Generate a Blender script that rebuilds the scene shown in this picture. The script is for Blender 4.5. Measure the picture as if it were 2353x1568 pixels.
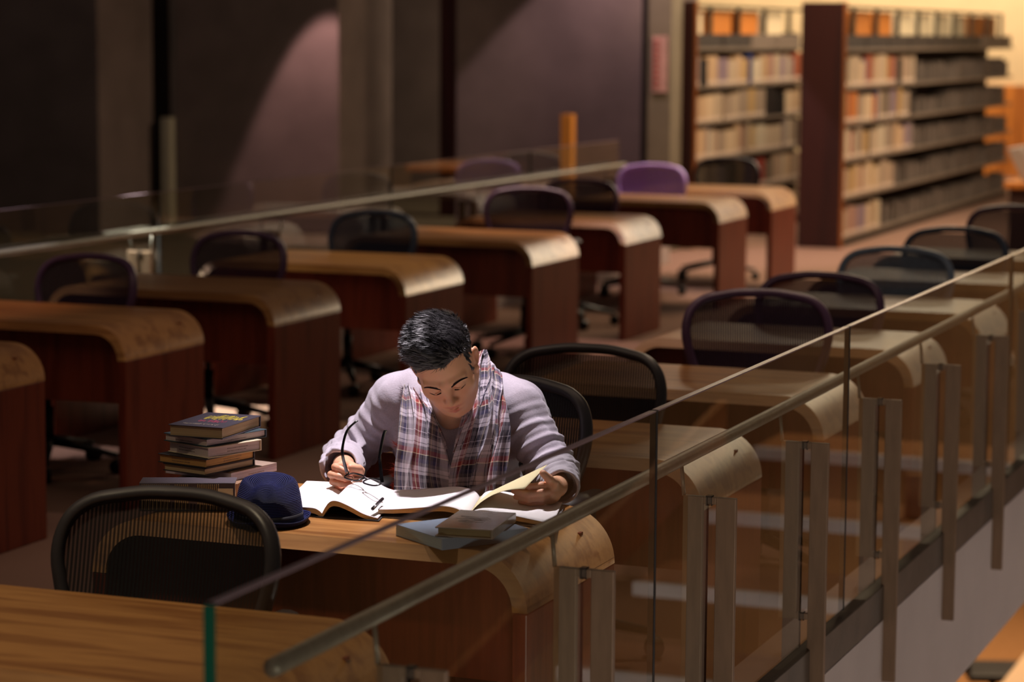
import bpy, bmesh, math, random
import numpy as np
from mathutils import Vector, Matrix
random.seed(7); rng = np.random.default_rng(7)
for _o in list(bpy.data.objects): bpy.data.objects.remove(_o)
SC = bpy.context.scene; COL = SC.collection
# ------------------------------------------------------------------ camera
CAM_LOC = np.array([0.0, 0.0, 1.88]); YAW, PITCH, ROLL = -0.3763701, 0.12288322, 0.00646818
_f = np.array([math.sin(YAW)*math.cos(PITCH), math.cos(YAW)*math.cos(PITCH), -math.sin(PITCH)])
_r = np.cross(_f, [0, 0, 1]); _r /= np.linalg.norm(_r); _u = np.cross(_r, _f)
_c, _s = math.cos(ROLL), math.sin(ROLL)
CR, CU = _c*_r + _s*_u, -_s*_r + _c*_u
cam = bpy.data.objects.new('camera', bpy.data.cameras.new('camera')); COL.objects.link(cam)
cam.matrix_world = Matrix(((CR[0], CU[0], -_f[0], 0), (CR[1], CU[1], -_f[1], 0), (CR[2], CU[2], -_f[2], 1.88), (0, 0, 0, 1)))
cam.data.sensor_width = 36; cam.data.lens = 5737.35/2353*36; cam.data.clip_end = 120
cam.data.dof.use_dof = True; cam.data.dof.focus_distance = 6.12; cam.data.dof.aperture_fstop = 3.0
SC.camera = cam
SC.view_settings.view_transform = 'Standard'; SC.view_settings.look = 'None'
SC.view_settings.exposure = 0.0; SC.view_settings.gamma = 1.0
SC.cycles.use_denoising = True; SC.cycles.max_bounces = 10; SC.cycles.transparent_max_bounces = 24
SC.cycles.sample_clamp_indirect = 3.0; SC.cycles.caustics_reflective = False; SC.cycles.caustics_refractive = False
# ------------------------------------------------------------------ world and lights
W = bpy.data.worlds.new('world'); SC.world = W; W.use_nodes = True
W.node_tree.nodes['Background'].inputs[0].default_value = (1.0, .80, .72, 1)
W.node_tree.nodes['Background'].inputs[1].default_value = 0.036

def spot(name, loc, target, power, col, half_deg, blend=.5, size=.05):
    l = bpy.data.lights.new(name, 'SPOT'); l.energy = power; l.color = col
    l.spot_size = math.radians(half_deg*2); l.spot_blend = blend; l.shadow_soft_size = size
    o = bpy.data.objects.new(name, l); COL.objects.link(o); o.location = loc
    o.rotation_euler = (Vector(target)-Vector(loc)).to_track_quat('-Z', 'Y').to_euler(); return o

def area(name, loc, target, power, col, sx, sy):
    l = bpy.data.lights.new(name, 'AREA'); l.energy = power; l.color = col
    l.shape = 'RECTANGLE'; l.size = sx; l.size_y = sy
    o = bpy.data.objects.new(name, l); COL.objects.link(o); o.location = loc
    o.rotation_euler = (Vector(target)-Vector(loc)).to_track_quat('-Z', 'Y').to_euler(); return o

spot('reading_spot_lamp', (-2.66, 6.12, 3.9), (-2.54, 5.60, .75), 840, (1.0, .90, .97), 11.6, .85, .035)
spot('overhead_spot', (-7.7, 11.0, 2.4), (-5.95, 11.08, 0), 2800, (1.0, .95, .86), 8.5, .4, .03)  # added low over the void to make the bright floor patch
spot('overhead_spot', (-6.5, 9.6, 4.2), (-6.25, 9.75, 0), 420, (1.0, .88, .9), 9, .7, .05)
spot('overhead_spot', (-5.6, 14.3, 4.5), (-5.3, 13.9, 0), 420, (1.0, .70, .62), 13, .6, .05)
spot('overhead_spot', (-3.9, 9.2, 4.5), (-3.9, 8.6, 0), 90, (1.0, .72, .60), 24, .8, .1)
spot('overhead_spot', (-2.2, 9.6, 4.4), (-2.6, 8.2, .7), 90, (1.0, .72, .50), 22, .8, .1)
spot('overhead_spot', (-5.7, 9.9, 4.0), (-6.1, 8.8, .7), 150, (1.0, .50, .28), 13, .8, .1)
spot('overhead_spot', (-5.5, 12.4, 4.0), (-5.5, 11.4, .7), 200, (1.0, .80, .50), 14, .8, .1)
spot('overhead_spot', (-5.5, 14.8, 4.0), (-5.4, 13.2, .7), 130, (1.0, .70, .50), 18, .8, .1)
spot('overhead_spot', (-5.4, 17.9, 4.0), (-5.6, 17.4, .8), 340, (1.0, .84, .80), 13, .7, .1)
spot('wall_spot_lamp', (-10.12, 20.35, 3.0), (-10.12, 20.9, 0.0), 240, (1.0, .62, .60), 24, .25, .04)
spot('wall_spot_lamp', (-7.0, 20.2, 3.7), (-7.3, 20.9, 0.0), 230, (1.0, .72, .76), 37, .12, .04)
area('shelf_ceiling_light', (-4.2, 24.5, 4.2), (-5.2, 24.5, 0.6), 350, (1.0, .80, .56), 1.0, 8.0)
area('shelf_ceiling_light', (-3.9, 19.5, 4.4), (-4.6, 20.0, 0.0), 260, (1.0, .76, .50), 1.0, 3.0)
area('shelf_ceiling_light', (-6.05, 22.8, 4.2), (-6.4, 22.8, 1.0), 88, (1.0, .84, .66), .5, 3.6)
area('hall_light', (-7.2, 31.5, 4.0), (-7.4, 33.8, 2.0), 330, (1.0, .80, .55), 8.0, 1.0)
for _y in (6.5, 10.5, 15.0, 20.0, 25.5): spot('well_fill_spot', (1.0, _y, 2.6), (1.0, _y, -3.4), 120, (1.0, .80, .58), 42, .6, .2)  # added to light the lower floor and stair that the glass mirrors
area('post_fill_light', (.9, -.5, -1.6), (-1.7, 7.5, -.1), 85, (1.0, .86, .74), 1.5, 1.0)  # added below floor level to lift the rail posts
spot('overhead_spot', (-3.0, 3.4, 3.9), (-3.0, 4.1, .7), 150, (1.0, .80, .52), 24, .8, .1)  # added over the front desk to brighten its top
area('fascia_fill_light', (1.8, 9.5, -2.4), (-1.75, 9.0, -.2), 80, (1.0, .88, .80), 8.0, .6)  # added in the well, aimed up to brighten the slab fascia
spot('overhead_spot', (-3.6, 7.4, 4.2), (-3.3, 6.6, .5), 60, (1.0, .74, .62), 16, .9, .1)
area('hall_light', (-10.5, 16.0, 4.6), (-10.5, 21.5, 1.0), 11, (1.0, .88, .80), 4.0, 1.0)  # added to lift the dark piers, no fitting known here
area('lower_ceiling_light', (-4.0, 19.5, -.5), (-4.0, 19.5, -3.4), 190, (1.0, .70, .42), 3.0, 6.0)
area('desk_fill_light', (-3.8, 6.0, 4.8), (-3.6, 6.2, 0), 42, (1.0, .72, .52), 2.4, 8.0)

# ------------------------------------------------------------------ materials
def s2l(c): return tuple(((x/255)/12.92 if x/255 <= .04045 else ((x/255+.055)/1.055)**2.4) for x in c)
_M = {}
def newmat(name):
    m = bpy.data.materials.new(name); m.use_nodes = True
    nt = m.node_tree; return m, nt, nt.nodes['Principled BSDF']
def N(nt, t, **kw):
    n = nt.nodes.new(t)
    for k, v in kw.items(): setattr(n, k, v)
    return n
def PM(name, col, rough=.5, metal=0.0, var=.18, scale=12, bump=0.0, spec=.5, sheen=0.0, coord='Object', detail=4, stretch=(1, 1, 1), sub=0.0):
    """procedural principled material: noise-varied base colour and roughness"""
    if name in _M: return _M[name]
    m, nt, b = newmat(name)
    tc = N(nt, 'ShaderNodeTexCoord'); mp = N(nt, 'ShaderNodeMapping'); mp.inputs['Scale'].default_value = stretch
    nz = N(nt, 'ShaderNodeTexNoise'); nz.inputs['Scale'].default_value = scale; nz.inputs['Detail'].default_value = detail
    cr = N(nt, 'ShaderNodeValToRGB'); c = np.array(col)
    cr.color_ramp.elements[0].position = .3; cr.color_ramp.elements[1].position = .7
    cr.color_ramp.elements[0].color = (*np.clip(c*(1-var), 0, 1), 1); cr.color_ramp.elements[1].color = (*np.clip(c*(1+var), 0, 1), 1)
    L = nt.links.new
    L(tc.outputs[coord], mp.inputs[0]); L(mp.outputs[0], nz.inputs['Vector']); L(nz.outputs[0], cr.inputs[0]); L(cr.outputs[0], b.inputs['Base Color'])
    b.inputs['Roughness'].default_value = rough; b.inputs['Metallic'].default_value = metal
    b.inputs['Specular IOR Level'].default_value = spec
    if sheen: b.inputs['Sheen Weight'].default_value = sheen
    if sub:
        b.inputs['Subsurface Weight'].default_value = sub; b.inputs['Subsurface Radius'].default_value = (1, .35, .2); b.inputs['Subsurface Scale'].default_value = .006
    if bump:
        bp = N(nt, 'ShaderNodeBump'); bp.inputs['Strength'].default_value = bump; bp.inputs['Distance'].default_value = .002
        L(nz.outputs[0], bp.inputs['Height']); L(bp.outputs[0], b.inputs['Normal'])
    _M[name] = m; return m

def wood(name, c1, c2, rough=.32, axis='X', scale=1.0, knots=.5, spec=.5):
    if name in _M: return _M[name]
    m, nt, b = newmat(name); L = nt.links.new
    tc = N(nt, 'ShaderNodeTexCoord'); mp = N(nt, 'ShaderNodeMapping')
    st = {'X': (1.2, 14, 14), 'Y': (14, 1.2, 14), 'Z': (14, 14, 1.2)}[axis]
    mp.inputs['Scale'].default_value = tuple(s*scale for s in st)
    n1 = N(nt, 'ShaderNodeTexNoise'); n1.inputs['Scale'].default_value = 1.3; n1.inputs['Detail'].default_value = 3; n1.inputs['Distortion'].default_value = knots
    mu = N(nt, 'ShaderNodeMath', operation='MULTIPLY'); mu.inputs[1].default_value = 14
    sn = N(nt, 'ShaderNodeMath', operation='SINE')
    mr = N(nt, 'ShaderNodeMapRange'); mr.inputs['From Min'].default_value = -1
    n2 = N(nt, 'ShaderNodeTexNoise'); n2.inputs['Scale'].default_value = 9; n2.inputs['Detail'].default_value = 5
    mx = N(nt, 'ShaderNodeMix', data_type='FLOAT'); mx.inputs[0].default_value = .55
    cr = N(nt, 'ShaderNodeValToRGB'); cr.color_ramp.elements[0].position = .25; cr.color_ramp.elements[1].position = .75
    cr.color_ramp.elements[0].color = (*c1, 1); cr.color_ramp.elements[1].color = (*c2, 1)
    L(tc.outputs['Object'], mp.inputs[0]); L(mp.outputs[0], n1.inputs['Vector']); L(mp.outputs[0], n2.inputs['Vector'])
    L(n1.outputs[0], mu.inputs[0]); L(mu.outputs[0], sn.inputs[0]); L(sn.outputs[0], mr.inputs[0])
    L(mr.outputs[0], mx.inputs[2]); L(n2.outputs[0], mx.inputs[3]); L(mx.outputs[0], cr.inputs[0]); L(cr.outputs[0], b.inputs['Base Color'])
    b.inputs['Roughness'].default_value = rough; b.inputs['Specular IOR Level'].default_value = spec
    bp = N(nt, 'ShaderNodeBump'); bp.inputs['Strength'].default_value = .05; bp.inputs['Distance'].default_value = .001
    L(mx.outputs[0], bp.inputs['Height']); L(bp.outputs[0], b.inputs['Normal'])
    _M[name] = m; return m

def glass(name, tint, gl=(1, 1, 1), mulr=1.0):
    if name in _M: return _M[name]
    m = bpy.data.materials.new(name); m.use_nodes = True; nt = m.node_tree; L = nt.links.new
    for n in list(nt.nodes):
        if n.type != 'OUTPUT_MATERIAL': nt.nodes.remove(n)
    out = [n for n in nt.nodes if n.type == 'OUTPUT_MATERIAL'][0]
    tr = N(nt, 'ShaderNodeBsdfTransparent'); tr.inputs[0].default_value = (*tint, 1)
    g = N(nt, 'ShaderNodeBsdfGlossy'); g.inputs['Roughness'].default_value = .0; g.inputs[0].default_value = (*gl, 1)
    fr = N(nt, 'ShaderNodeFresnel'); fr.inputs[0].default_value = 1.45
    nz = N(nt, 'ShaderNodeTexNoise'); nz.inputs['Scale'].default_value = 1.5
    mr = N(nt, 'ShaderNodeMapRange'); mr.inputs['To Min'].default_value = .9*mulr; mr.inputs['To Max'].default_value = 1.1*mulr
    mu = N(nt, 'ShaderNodeMath', operation='MULTIPLY'); mx = N(nt, 'ShaderNodeMixShader')
    ge = N(nt, 'ShaderNodeNewGeometry'); fs = N(nt, 'ShaderNodeMath', operation='SUBTRACT'); fs.inputs[0].default_value = 1
    m3 = N(nt, 'ShaderNodeMath', operation='MULTIPLY'); L(ge.outputs['Backfacing'], fs.inputs[1])
    L(nz.outputs[0], mr.inputs[0]); L(fr.outputs[0], mu.inputs[0]); L(mr.outputs[0], mu.inputs[1])
    L(mu.outputs[0], m3.inputs[0]); L(fs.outputs[0], m3.inputs[1]); L(m3.outputs[0], mx.inputs[0]); L(tr.outputs[0], mx.inputs[1]); L(g.outputs[0], mx.inputs[2]); L(mx.outputs[0], out.inputs[0])
    _M[name] = m; return m

def meshweave(name, col, pitch=.0086, open_=.42):
    """woven see-through chair suspension: vertical bands with gaps"""
    if name in _M: return _M[name]
    m, nt, b = newmat(name); L = nt.links.new
    tc = N(nt, 'ShaderNodeTexCoord'); sp = N(nt, 'ShaderNodeSeparateXYZ'); L(tc.outputs['Object'], sp.inputs[0])
    def wave(o, p, thr):
        a = N(nt, 'ShaderNodeMath', operation='MULTIPLY'); a.inputs[1].default_value = 2*math.pi/p; L(o, a.inputs[0])
        s = N(nt, 'ShaderNodeMath', operation='SINE'); L(a.outputs[0], s.inputs[0])
        r = N(nt, 'ShaderNodeMapRange'); r.inputs['From Min'].default_value = thr-.35; r.inputs['From Max'].default_value = thr+.35; L(s.outputs[0], r.inputs[0])
        return r.outputs[0]
    wx = wave(sp.outputs['X'], pitch, .25); wz = wave(sp.outputs['Z'], pitch*.33, .2)
    mn = N(nt, 'ShaderNodeMath', operation='MULTIPLY'); L(wx, mn.inputs[0]); mn.inputs[1].default_value = open_
    m2 = N(nt, 'ShaderNodeMath', operation='MULTIPLY_ADD'); L(wz, m2.inputs[0]); m2.inputs[1].default_value = .10; L(mn.outputs[0], m2.inputs[2])
    inv = N(nt, 'ShaderNodeMath', operation='SUBTRACT'); inv.inputs[0].default_value = 1; L(m2.outputs[0], inv.inputs[1])
    L(inv.outputs[0], b.inputs['Alpha'])
    nz = N(nt, 'ShaderNodeTexNoise'); nz.inputs['Scale'].default_value = 60; cr = N(nt, 'ShaderNodeValToRGB'); c = np.array(col)
    cr.color_ramp.elements[0].color = (*(c*.7), 1); cr.color_ramp.elements[1].color = (*(c*1.3), 1)
    L(tc.outputs['Object'], nz.inputs['Vector']); L(nz.outputs[0], cr.inputs[0]); L(cr.outputs[0], b.inputs['Base Color'])
    b.inputs['Roughness'].default_value = .6; b.inputs['Specular IOR Level'].default_value = .3
    _M[name] = m; return m

# ------------------------------------------------------------------ object helpers
def props(o, label=None, cat=None, group=None, kind=None):
    if label: o['label'] = label
    if cat: o['category'] = cat
    if group: o['group'] = group
    if kind: o['kind'] = kind
    return o
def empty(name, loc=(0, 0, 0), rz=0.0, **k):
    o = bpy.data.objects.new(name, None); COL.objects.link(o); o.location = loc; o.rotation_euler = (0, 0, rz); o.empty_display_size = .1
    return props(o, **k)
class MB:
    """collects shapes; build() links them as one mesh object"""
    def __init__(s): s.v = []; s.f = []; s.sm = []
    def add(s, V, F, smooth=False):
        n = len(s.v); s.v += [tuple(map(float, p)) for p in V]; s.f += [tuple(i+n for i in f) for f in F]; s.sm += [smooth]*len(F); return s
    def box(s, x0, x1, y0, y1, z0, z1):
        V = [(x0, y0, z0), (x1, y0, z0), (x1, y1, z0), (x0, y1, z0), (x0, y0, z1), (x1, y0, z1), (x1, y1, z1), (x0, y1, z1)]
        return s.add(V, [(0, 3, 2, 1), (4, 5, 6, 7), (0, 1, 5, 4), (1, 2, 6, 5), (2, 3, 7, 6), (3, 0, 4, 7)])
    def hexa(s, V, smooth=False):
        return s.add(V, [(0, 3, 2, 1), (4, 5, 6, 7), (0, 1, 5, 4), (1, 2, 6, 5), (2, 3, 7, 6), (3, 0, 4, 7)], smooth)
    def tube(s, pts, r, n=8, closed=False, flat=1.0, up=None, cap=True):
        pts = [np.array(p, float) for p in pts]; k = len(pts)
        rs = r if hasattr(r, '__len__') else [r]*k; V = []; F = []; pu = None
        for i, p in enumerate(pts):
            a = pts[(i-1) % k] if (closed or i > 0) else p; b = pts[(i+1) % k] if (closed or i < k-1) else p
            t = b-a; t /= max(np.linalg.norm(t), 1e-9)
            if up is not None: u = np.array(up, float)
            elif pu is None: u = np.array([0, 0, 1.]) if abs(t[2]) < .9 else np.array([1., 0, 0])
            else: u = pu
            u = u-t*np.dot(u, t); u /= max(np.linalg.norm(u), 1e-9); pu = u; w = np.cross(t, u)
            for j in range(n):
                an = 2*math.pi*j/n; V.append(p+rs[i]*(math.cos(an)*w+math.sin(an)*u*flat))
        m = k if closed else k-1
        for i in range(m):
            for j in range(n):
                a = i*n+j; b = i*n+(j+1) % n; c = ((i+1) % k)*n+(j+1) % n; d = ((i+1) % k)*n+j; F.append((a, b, c, d))
        if not closed and cap: F.append(tuple(range(n-1, -1, -1))); F.append(tuple((k-1)*n+j for j in range(n)))
        return s.add(V, F, True)
    def cyl(s, c, r, h, n=16, r2=None):
        r2 = r if r2 is None else r2
        return s.tube([c, (c[0], c[1], c[2]+h)], [r, r2], n)
    def grid(s, P, smooth=True):
        """P[i][j] points"""
        a = len(P); b = len(P[0]); V = [q for row in P for q in row]
        return s.add(V, [(i*b+j, (i+1)*b+j, (i+1)*b+j+1, i*b+j+1) for i in range(a-1) for j in range(b-1)], smooth)
    def prism(s, poly, y0, y1, plane='XZ', smooth=False):
        """extrude a polygon given in XZ (along Y) or XY (along Z) or YZ (along X)"""
        n = len(poly)
        mk = {'XZ': lambda p, t: (p[0], t, p[1]), 'XY': lambda p, t: (p[0], p[1], t), 'YZ': lambda p, t: (t, p[0], p[1])}[plane]
        V = [mk(p, y0) for p in poly]+[mk(p, y1) for p in poly]
        F = [tuple(range(n)), tuple(range(2*n-1, n-1, -1))]
        s.add(V, F, False); s.v = s.v[:]; base = len(s.v)-2*n
        for i in range(n):
            j = (i+1) % n; s.f.append((base+i, base+n+i, base+n+j, base+j)); s.sm.append(smooth)
        return s
    def build(s, name, mat, parent=None, bevel=0.0, solid=0.0, sub=0, **k):
        me = bpy.data.meshes.new(name); me.from_pydata(s.v, [], s.f); me.update()
        me.polygons.foreach_set('use_smooth', s.sm); me.materials.append(mat)
        bm = bmesh.new(); bm.from_mesh(me); bmesh.ops.recalc_face_normals(bm, faces=bm.faces); bm.to_mesh(me); bm.free()
        o = bpy.data.objects.new(name, me); COL.objects.link(o)
        if parent: o.parent = parent
        if solid: md = o.modifiers.new('solid', 'SOLIDIFY'); md.thickness = solid; md.offset = 0
        if bevel: md = o.modifiers.new('bevel', 'BEVEL'); md.width = bevel; md.segments = 2; md.limit_method = 'ANGLE'
        if sub: md = o.modifiers.new('sub', 'SUBSURF'); md.levels = sub; md.render_levels = sub
        return props(o, **k)
def arc(cx, cz, r, a0, a1, n=8):
    return [(cx+r*math.cos(math.radians(a0+(a1-a0)*i/n)), cz+r*math.sin(math.radians(a0+(a1-a0)*i/n))) for i in range(n+1)]
# ------------------------------------------------------------------ the setting
carpet = PM('carpet', s2l((134, 104, 90)), .95, var=.14, scale=180, bump=.4, spec=.1)
concrete = PM('concrete', s2l((108, 93, 88)), .9, var=.16, scale=2.2, bump=.2, detail=8, spec=.2)
curbmat = PM('stone_curb', s2l((176, 158, 154)), .6, var=.06, scale=8, spec=.4)
fascia = PM('fascia_paint', s2l((222, 210, 204)), .7, var=.05, scale=3, spec=.3)
poststeel = PM('post_steel', s2l((140, 114, 90)), .48, metal=.25, var=.12, scale=9, stretch=(6, 6, 1))
steel = PM('brushed_steel', s2l((142, 136, 124)), .42, metal=.3, var=.12, scale=9, stretch=(6, 6, 1))
darksteel = PM('dark_steel', s2l((118, 108, 98)), .5, metal=.7, var=.2, scale=7)
tanwall = PM('tan_wall', s2l((214, 188, 150)), .8, var=.05, scale=2, spec=.2)
MB().box(-6.35, -1.87, 1.5, 34, -.42, 0).build('floor', carpet, kind='structure')
MB().box(-16, -8.3, 1.5, 34, -.42, 0).build('floor', PM('hall_carpet', s2l((92, 80, 66)), .95, var=.2, scale=60, spec=.1), kind='structure')
MB().box(-8.3, -6.35, 19.6, 34, -.42, 0).build('floor', carpet, kind='structure')
MB().box(-14, 10, 1.0, 42, -3.5, -3.4).build('floor', PM('lower_carpet', s2l((164, 120, 80)), .95, var=.12, scale=20, spec=.1), kind='structure')
MB().box(-1.87, -1.752, 1.5, 19.6, -.42, .172).build('trim_1', curbmat, kind='structure', bevel=.004)
MB().box(-6.50, -6.35, 1.5, 19.6, -.42, .172).build('trim_2', curbmat, kind='structure', bevel=.004)
MB().box(-1.752, -1.722, 1.5, 19.6, -.42, .066).build('trim_3', fascia, kind='structure')
# far hall walls and piers
MB().box(-16, -3.0, 33.8, 34.0, 0, 5.0).build('wall_back', tanwall, kind='structure')
MB().box(-16.0, -8.95, 26.0, 26.2, 0, 5.0).build('wall_left', concrete, kind='structure')
MB().box(-3.0, 9, 30.0, 30.2, -3.4, 5.0).build('wall_right', PM('right_wall', s2l((178, 140, 100)), .85, var=.1, scale=3, spec=.2), kind='structure')
MB().box(-16.2, -16.0, 1.5, 34, -.42, 5.0).build('wall_left', concrete, kind='structure')
wainscot = wood('wainscot_wood', s2l((150, 84, 26)), s2l((196, 120, 48)), .4, 'Z', .4)
MB().box(-8.4, -3.0, 33.72, 33.8, 0, 1.22).build('trim_4', wainscot, kind='structure')
def pier(x0, x1, y0, y1, label, h=5.0, m=concrete):
    MB().box(x0, x1, y0, y1, 0, h).build('concrete_pier', m, bevel=.01, label=label, cat='pier')
pier(-13.42, -12.0, 20.0, 21.0, 'broad grey concrete pier furthest left behind the glass rail')
pier(-11.75, -10.04, 21.0, 22.2, 'broad brown concrete pier with a pink pool of lamp light on its right edge')
pier(-8.95, -7.02, 21.2, 22.4, 'wide concrete pier with a slanting band of light, nearest the bookshelves')
MB().box(-14.25, -13.5, 24.0, 25.0, 0, 5.0).build('concrete_pier', PM('gap_shade', s2l((40, 28, 26)), .9, var=.2, scale=3), label='narrow dark block standing in for the shade in the gap between the two left concrete piers', cat='pier')  # shade of the gap put in as a dark-coloured block
MB().box(-10.14, -9.92, 23.6, 23.9, 0, 5.0).build('wall_strip', wood('red_strip', s2l((46, 14, 16)), s2l((66, 22, 24)), .5, 'Z'), label='tall dark red vertical strip on the wall between two concrete piers', cat='panel')
MB().box(-11.86, -11.77, 20.9, 21.0, 0, 1.06).build('round_post', PM('pale_post', s2l((168, 160, 140)), .5, var=.05), label='short pale post beside the dark gap behind the left glass rail', cat='post')
MB().box(-15.94, -13.3, 22.0, 23.0, 0, .92).build('low_cabinet', PM('pale_cabinet', s2l((170, 152, 142)), .6, var=.06), label='pale low cabinet at the far left edge behind the glass rail', cat='cabinet', bevel=.01)
MB().box(-6.90, -6.68, 20.6, 20.9, 0, 5.0).build('concrete_pier', PM('grey_post', s2l((120, 108, 90)), .85, var=.1, scale=4), label='slim grey post carrying a pink poster beside the left bookshelf', cat='pier', bevel=.008)
MB().box(-6.96, -6.91, 20.62, 20.72, 0, 5.0).build('dark_pipe', PM('dark_pipe', s2l((24, 14, 10)), .5, var=.1), label='thin black vertical pipe left of the slim grey post', cat='pipe')
ps = MB().box(-6.85, -6.72, 20.588, 20.598, 1.38, 1.86).build('poster', PM('poster_paper', s2l((196, 150, 140)), .6, var=.1, scale=10), label='tall pink poster on the slim grey post', cat='poster')
pm = MB()
for i in range(9): pm.box(-6.84, -6.79, 20.584, 20.588, 1.42+i*.048, 1.445+i*.048)
pm.build('poster_print', PM('poster_red', s2l((176, 96, 90)), .6, var=.1), parent=ps)
MB().box(-7.62, -7.52, 20.4, 20.5, .0, 1.18).build('round_post', wood('amber_post', s2l((190, 120, 44)), s2l((214, 142, 60)), .5, 'Z'), label='short amber wooden post behind the far end of the left glass rail', cat='post')

# ------------------------------------------------------------------ glass balustrades
gl = glass('balustrade_glass', (.93, .95, .925), mulr=1.35)
gedge = PM('glass_edge', s2l((24, 96, 74)), .15, var=.1, scale=5)
blk = PM('black_gasket', s2l((10, 9, 9)), .6, var=.1)
def smooth_box(m, x0, x1, y0, y1, z0, z1): return m.box(x0, x1, y0, y1, z0, z1)
def balustrade(name, X, joints, posts, ztop, side, label, hr_end):
    """glass guard rail along Y; side=+1: the open well lies towards +X"""
    root = empty(name, (X, joints[0], 0), label=label, cat='railing')
    L = lambda x: x*side
    for a, b in zip(joints[:-1], joints[1:]):
        p = MB().box(-.007, .007, a-joints[0]+.009, b-joints[0]-.009, .19, ztop).build('glass_panel', gl, root)
        MB().box(-.008, .008, a-joints[0]+.009, b-joints[0]-.009, ztop, ztop+.003).build('polished_edge', PM('glass_top_edge', s2l((150, 130, 140)), .25, var=.05), p)
    MB().box(-.008, .008, -.003, .006, .19, ztop).build('end_edge', gedge, root)
    for j in joints[1:-1]:
        MB().box(-.0075, .0075, j-joints[0]-.006, j-joints[0]+.006, .19, ztop+.002).build('joint_gasket', blk, root)
    e = joints[-1]-joints[0]
    MB().box(min(L(-.02), L(.028)), max(L(-.02), L(.028)), -.3, e, .068, .178).build('base_channel', darksteel, root, bevel=.003)
    MB().tube([(L(-.075), y, ztop-.186) for y in np.linspace(.35, hr_end-joints[0], 24)], .0165, 16).build('handrail', steel, root)
    for Y in posts:
        y = Y-joints[0]; bt = .008
        p = MB()
        for (x0, x1, z0, z1) in ((-.066, -.016, .262, .762), (-.016, -.006, .744, .762), (-.016, -.006, .262, .280)):
            p.box(min(L(x0), L(x1)), max(L(x0), L(x1)), y-bt, y+bt, z0, z1)
        pp = p.build('inner_post', poststeel, root, bevel=.0015)
        MB().tube([(L(-.066), y, .76), (L(-.073), y, ztop-.2)], .005, 8).build('rail_bracket', steel, pp)
        q = MB()
        for (x0, x1, z0, z1) in ((.018, .068, -.13, .762), (.006, .018, .744, .762), (.006, .018, .262, .280)):
            q.box(min(L(x0), L(x1)), max(L(x0), L(x1)), y-bt, y+bt, z0, z1)
        qq = q.build('outer_post', poststeel, root, bevel=.0015)
        for z in (.741, .259): MB().box(-.0075, .0075, y-.0095, y+.0095, z, z+.024).build('clamp_pad', blk, qq)
    return root
balustrade('glass_balustrade', -1.75, [3.211, 5.304, 7.094, 9.703, 11.6, 13.6, 15.6, 17.6, 19.5],
           [3.06+.895*i for i in range(1, 19)], 1.033, 1, 'glass balustrade with round steel handrail nearest the camera, along the right', 19.4)
balustrade('glass_balustrade', -6.43, [1.6, 4.9, 8.2, 11.3, 14.2, 16.6, 18.5],
           [2.4+1.45*i for i in range(12)], 1.05, -1, 'glass balustrade with steel handrail on the far left of the desks', 18.45)

# ------------------------------------------------------------------ desks
top_wood = wood('desk_top_wood', s2l((134, 86, 42)), s2l((172, 122, 68)), .30, 'X', .9, .35)
shaded_wood = wood('desk_shaded_wood', s2l((106, 42, 26)), s2l((134, 60, 38)), .38, 'Z', .9, .4)  # same wood as the top, darkened and reddened for the shaded sides
def desk(x0, x1, yf, yb, label, group):
    """waterfall desk: one bent slab forms top and both ends, recessed modesty panel between"""
    root = empty('desk', ((x0+x1)/2, (yf+yb)/2, 0), label=label, cat='desk', group=group)
    w = (x1-x0)/2; d = (yb-yf)/2; T = .73; t = .036; R = .135; r = R-t
    # bent tabletop with rounded ends, as one profile in XZ swept along Y
    prof = [(w, T-R)]+arc(w-R, T-R, R, 0, 90, 14)+arc(-w+R, T-R, R, 90, 180, 14)+[(-w, T-R)]+[(-w+t, T-R)]+arc(-w+R, T-R, r, 180, 90, 14)+arc(w-R, T-R, r, 90, 0, 14)
    m = MB(); n = len(prof)
    V = [(p[0], -d, p[1]) for p in prof]+[(p[0], d, p[1]) for p in prof]
    k = n//2
    F = []
    for i in range(k-1): F.append((i, i+1, n-2-i, n-1-i)); F.append((n+i, n+i+1, 2*n-2-i, 2*n-1-i))
    for i in range(n): j = (i+1) % n; F.append((i, j, n+j, n+i))
    m.add(V, F); o = m.build('desktop', top_wood, root, bevel=.007)
    o.data.polygons.foreach_set('use_smooth', [True]*len(o.data.polygons)); o.modifiers['bevel'].angle_limit = math.radians(40); o.modifiers['bevel'].harden_normals = True
    for s in (-1, 1):
        MB().box(min(s*w, s*(w-t)), max(s*w, s*(w-t)), -d, d, .0, T-R).build('side_panel', shaded_wood, root, bevel=.004)
    MB().box(-w+t, w-t, -d+.085, -d+.105, .41, T-t-.012).build('modesty_panel', shaded_wood, root)
    MB().box(-w+t, w-t, d-.15, d-.13, T-t-.09, T-t).build('apron', shaded_wood, root)
    return root
EDESK = 'desks in the column beside the right glass rail'; DDESK = 'desks in the column beside the left glass rail'
el = ['wooden desk in the bottom left corner in front of the nearest black chair', 'wooden desk at which the reading man sits, with books on it',
      'empty wooden desk directly behind the reading man', 'empty wooden desk behind the large black chair, with a bright spot of light on it',
      'empty wooden desk in front of the tall plum chair with pale see-through mesh', 'empty wooden desk behind the low plum chair on the right',
      'empty wooden desk behind the pale blue chair on the right', 'furthest wooden desk of the right column, at the right edge']
for i, lb in enumerate(el):
    yb = 4.36+1.3045*i
    desk(-3.08 if i else -3.5, -1.965, yb-.59, yb, lb, EDESK)
dy = [(7.25, 7.86), (8.44, 9.08), (9.72, 10.39), (11.13, 11.86), (12.85, 13.60), (14.43, 15.13), (16.40, 17.08), (17.72, 18.40)]
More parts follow.
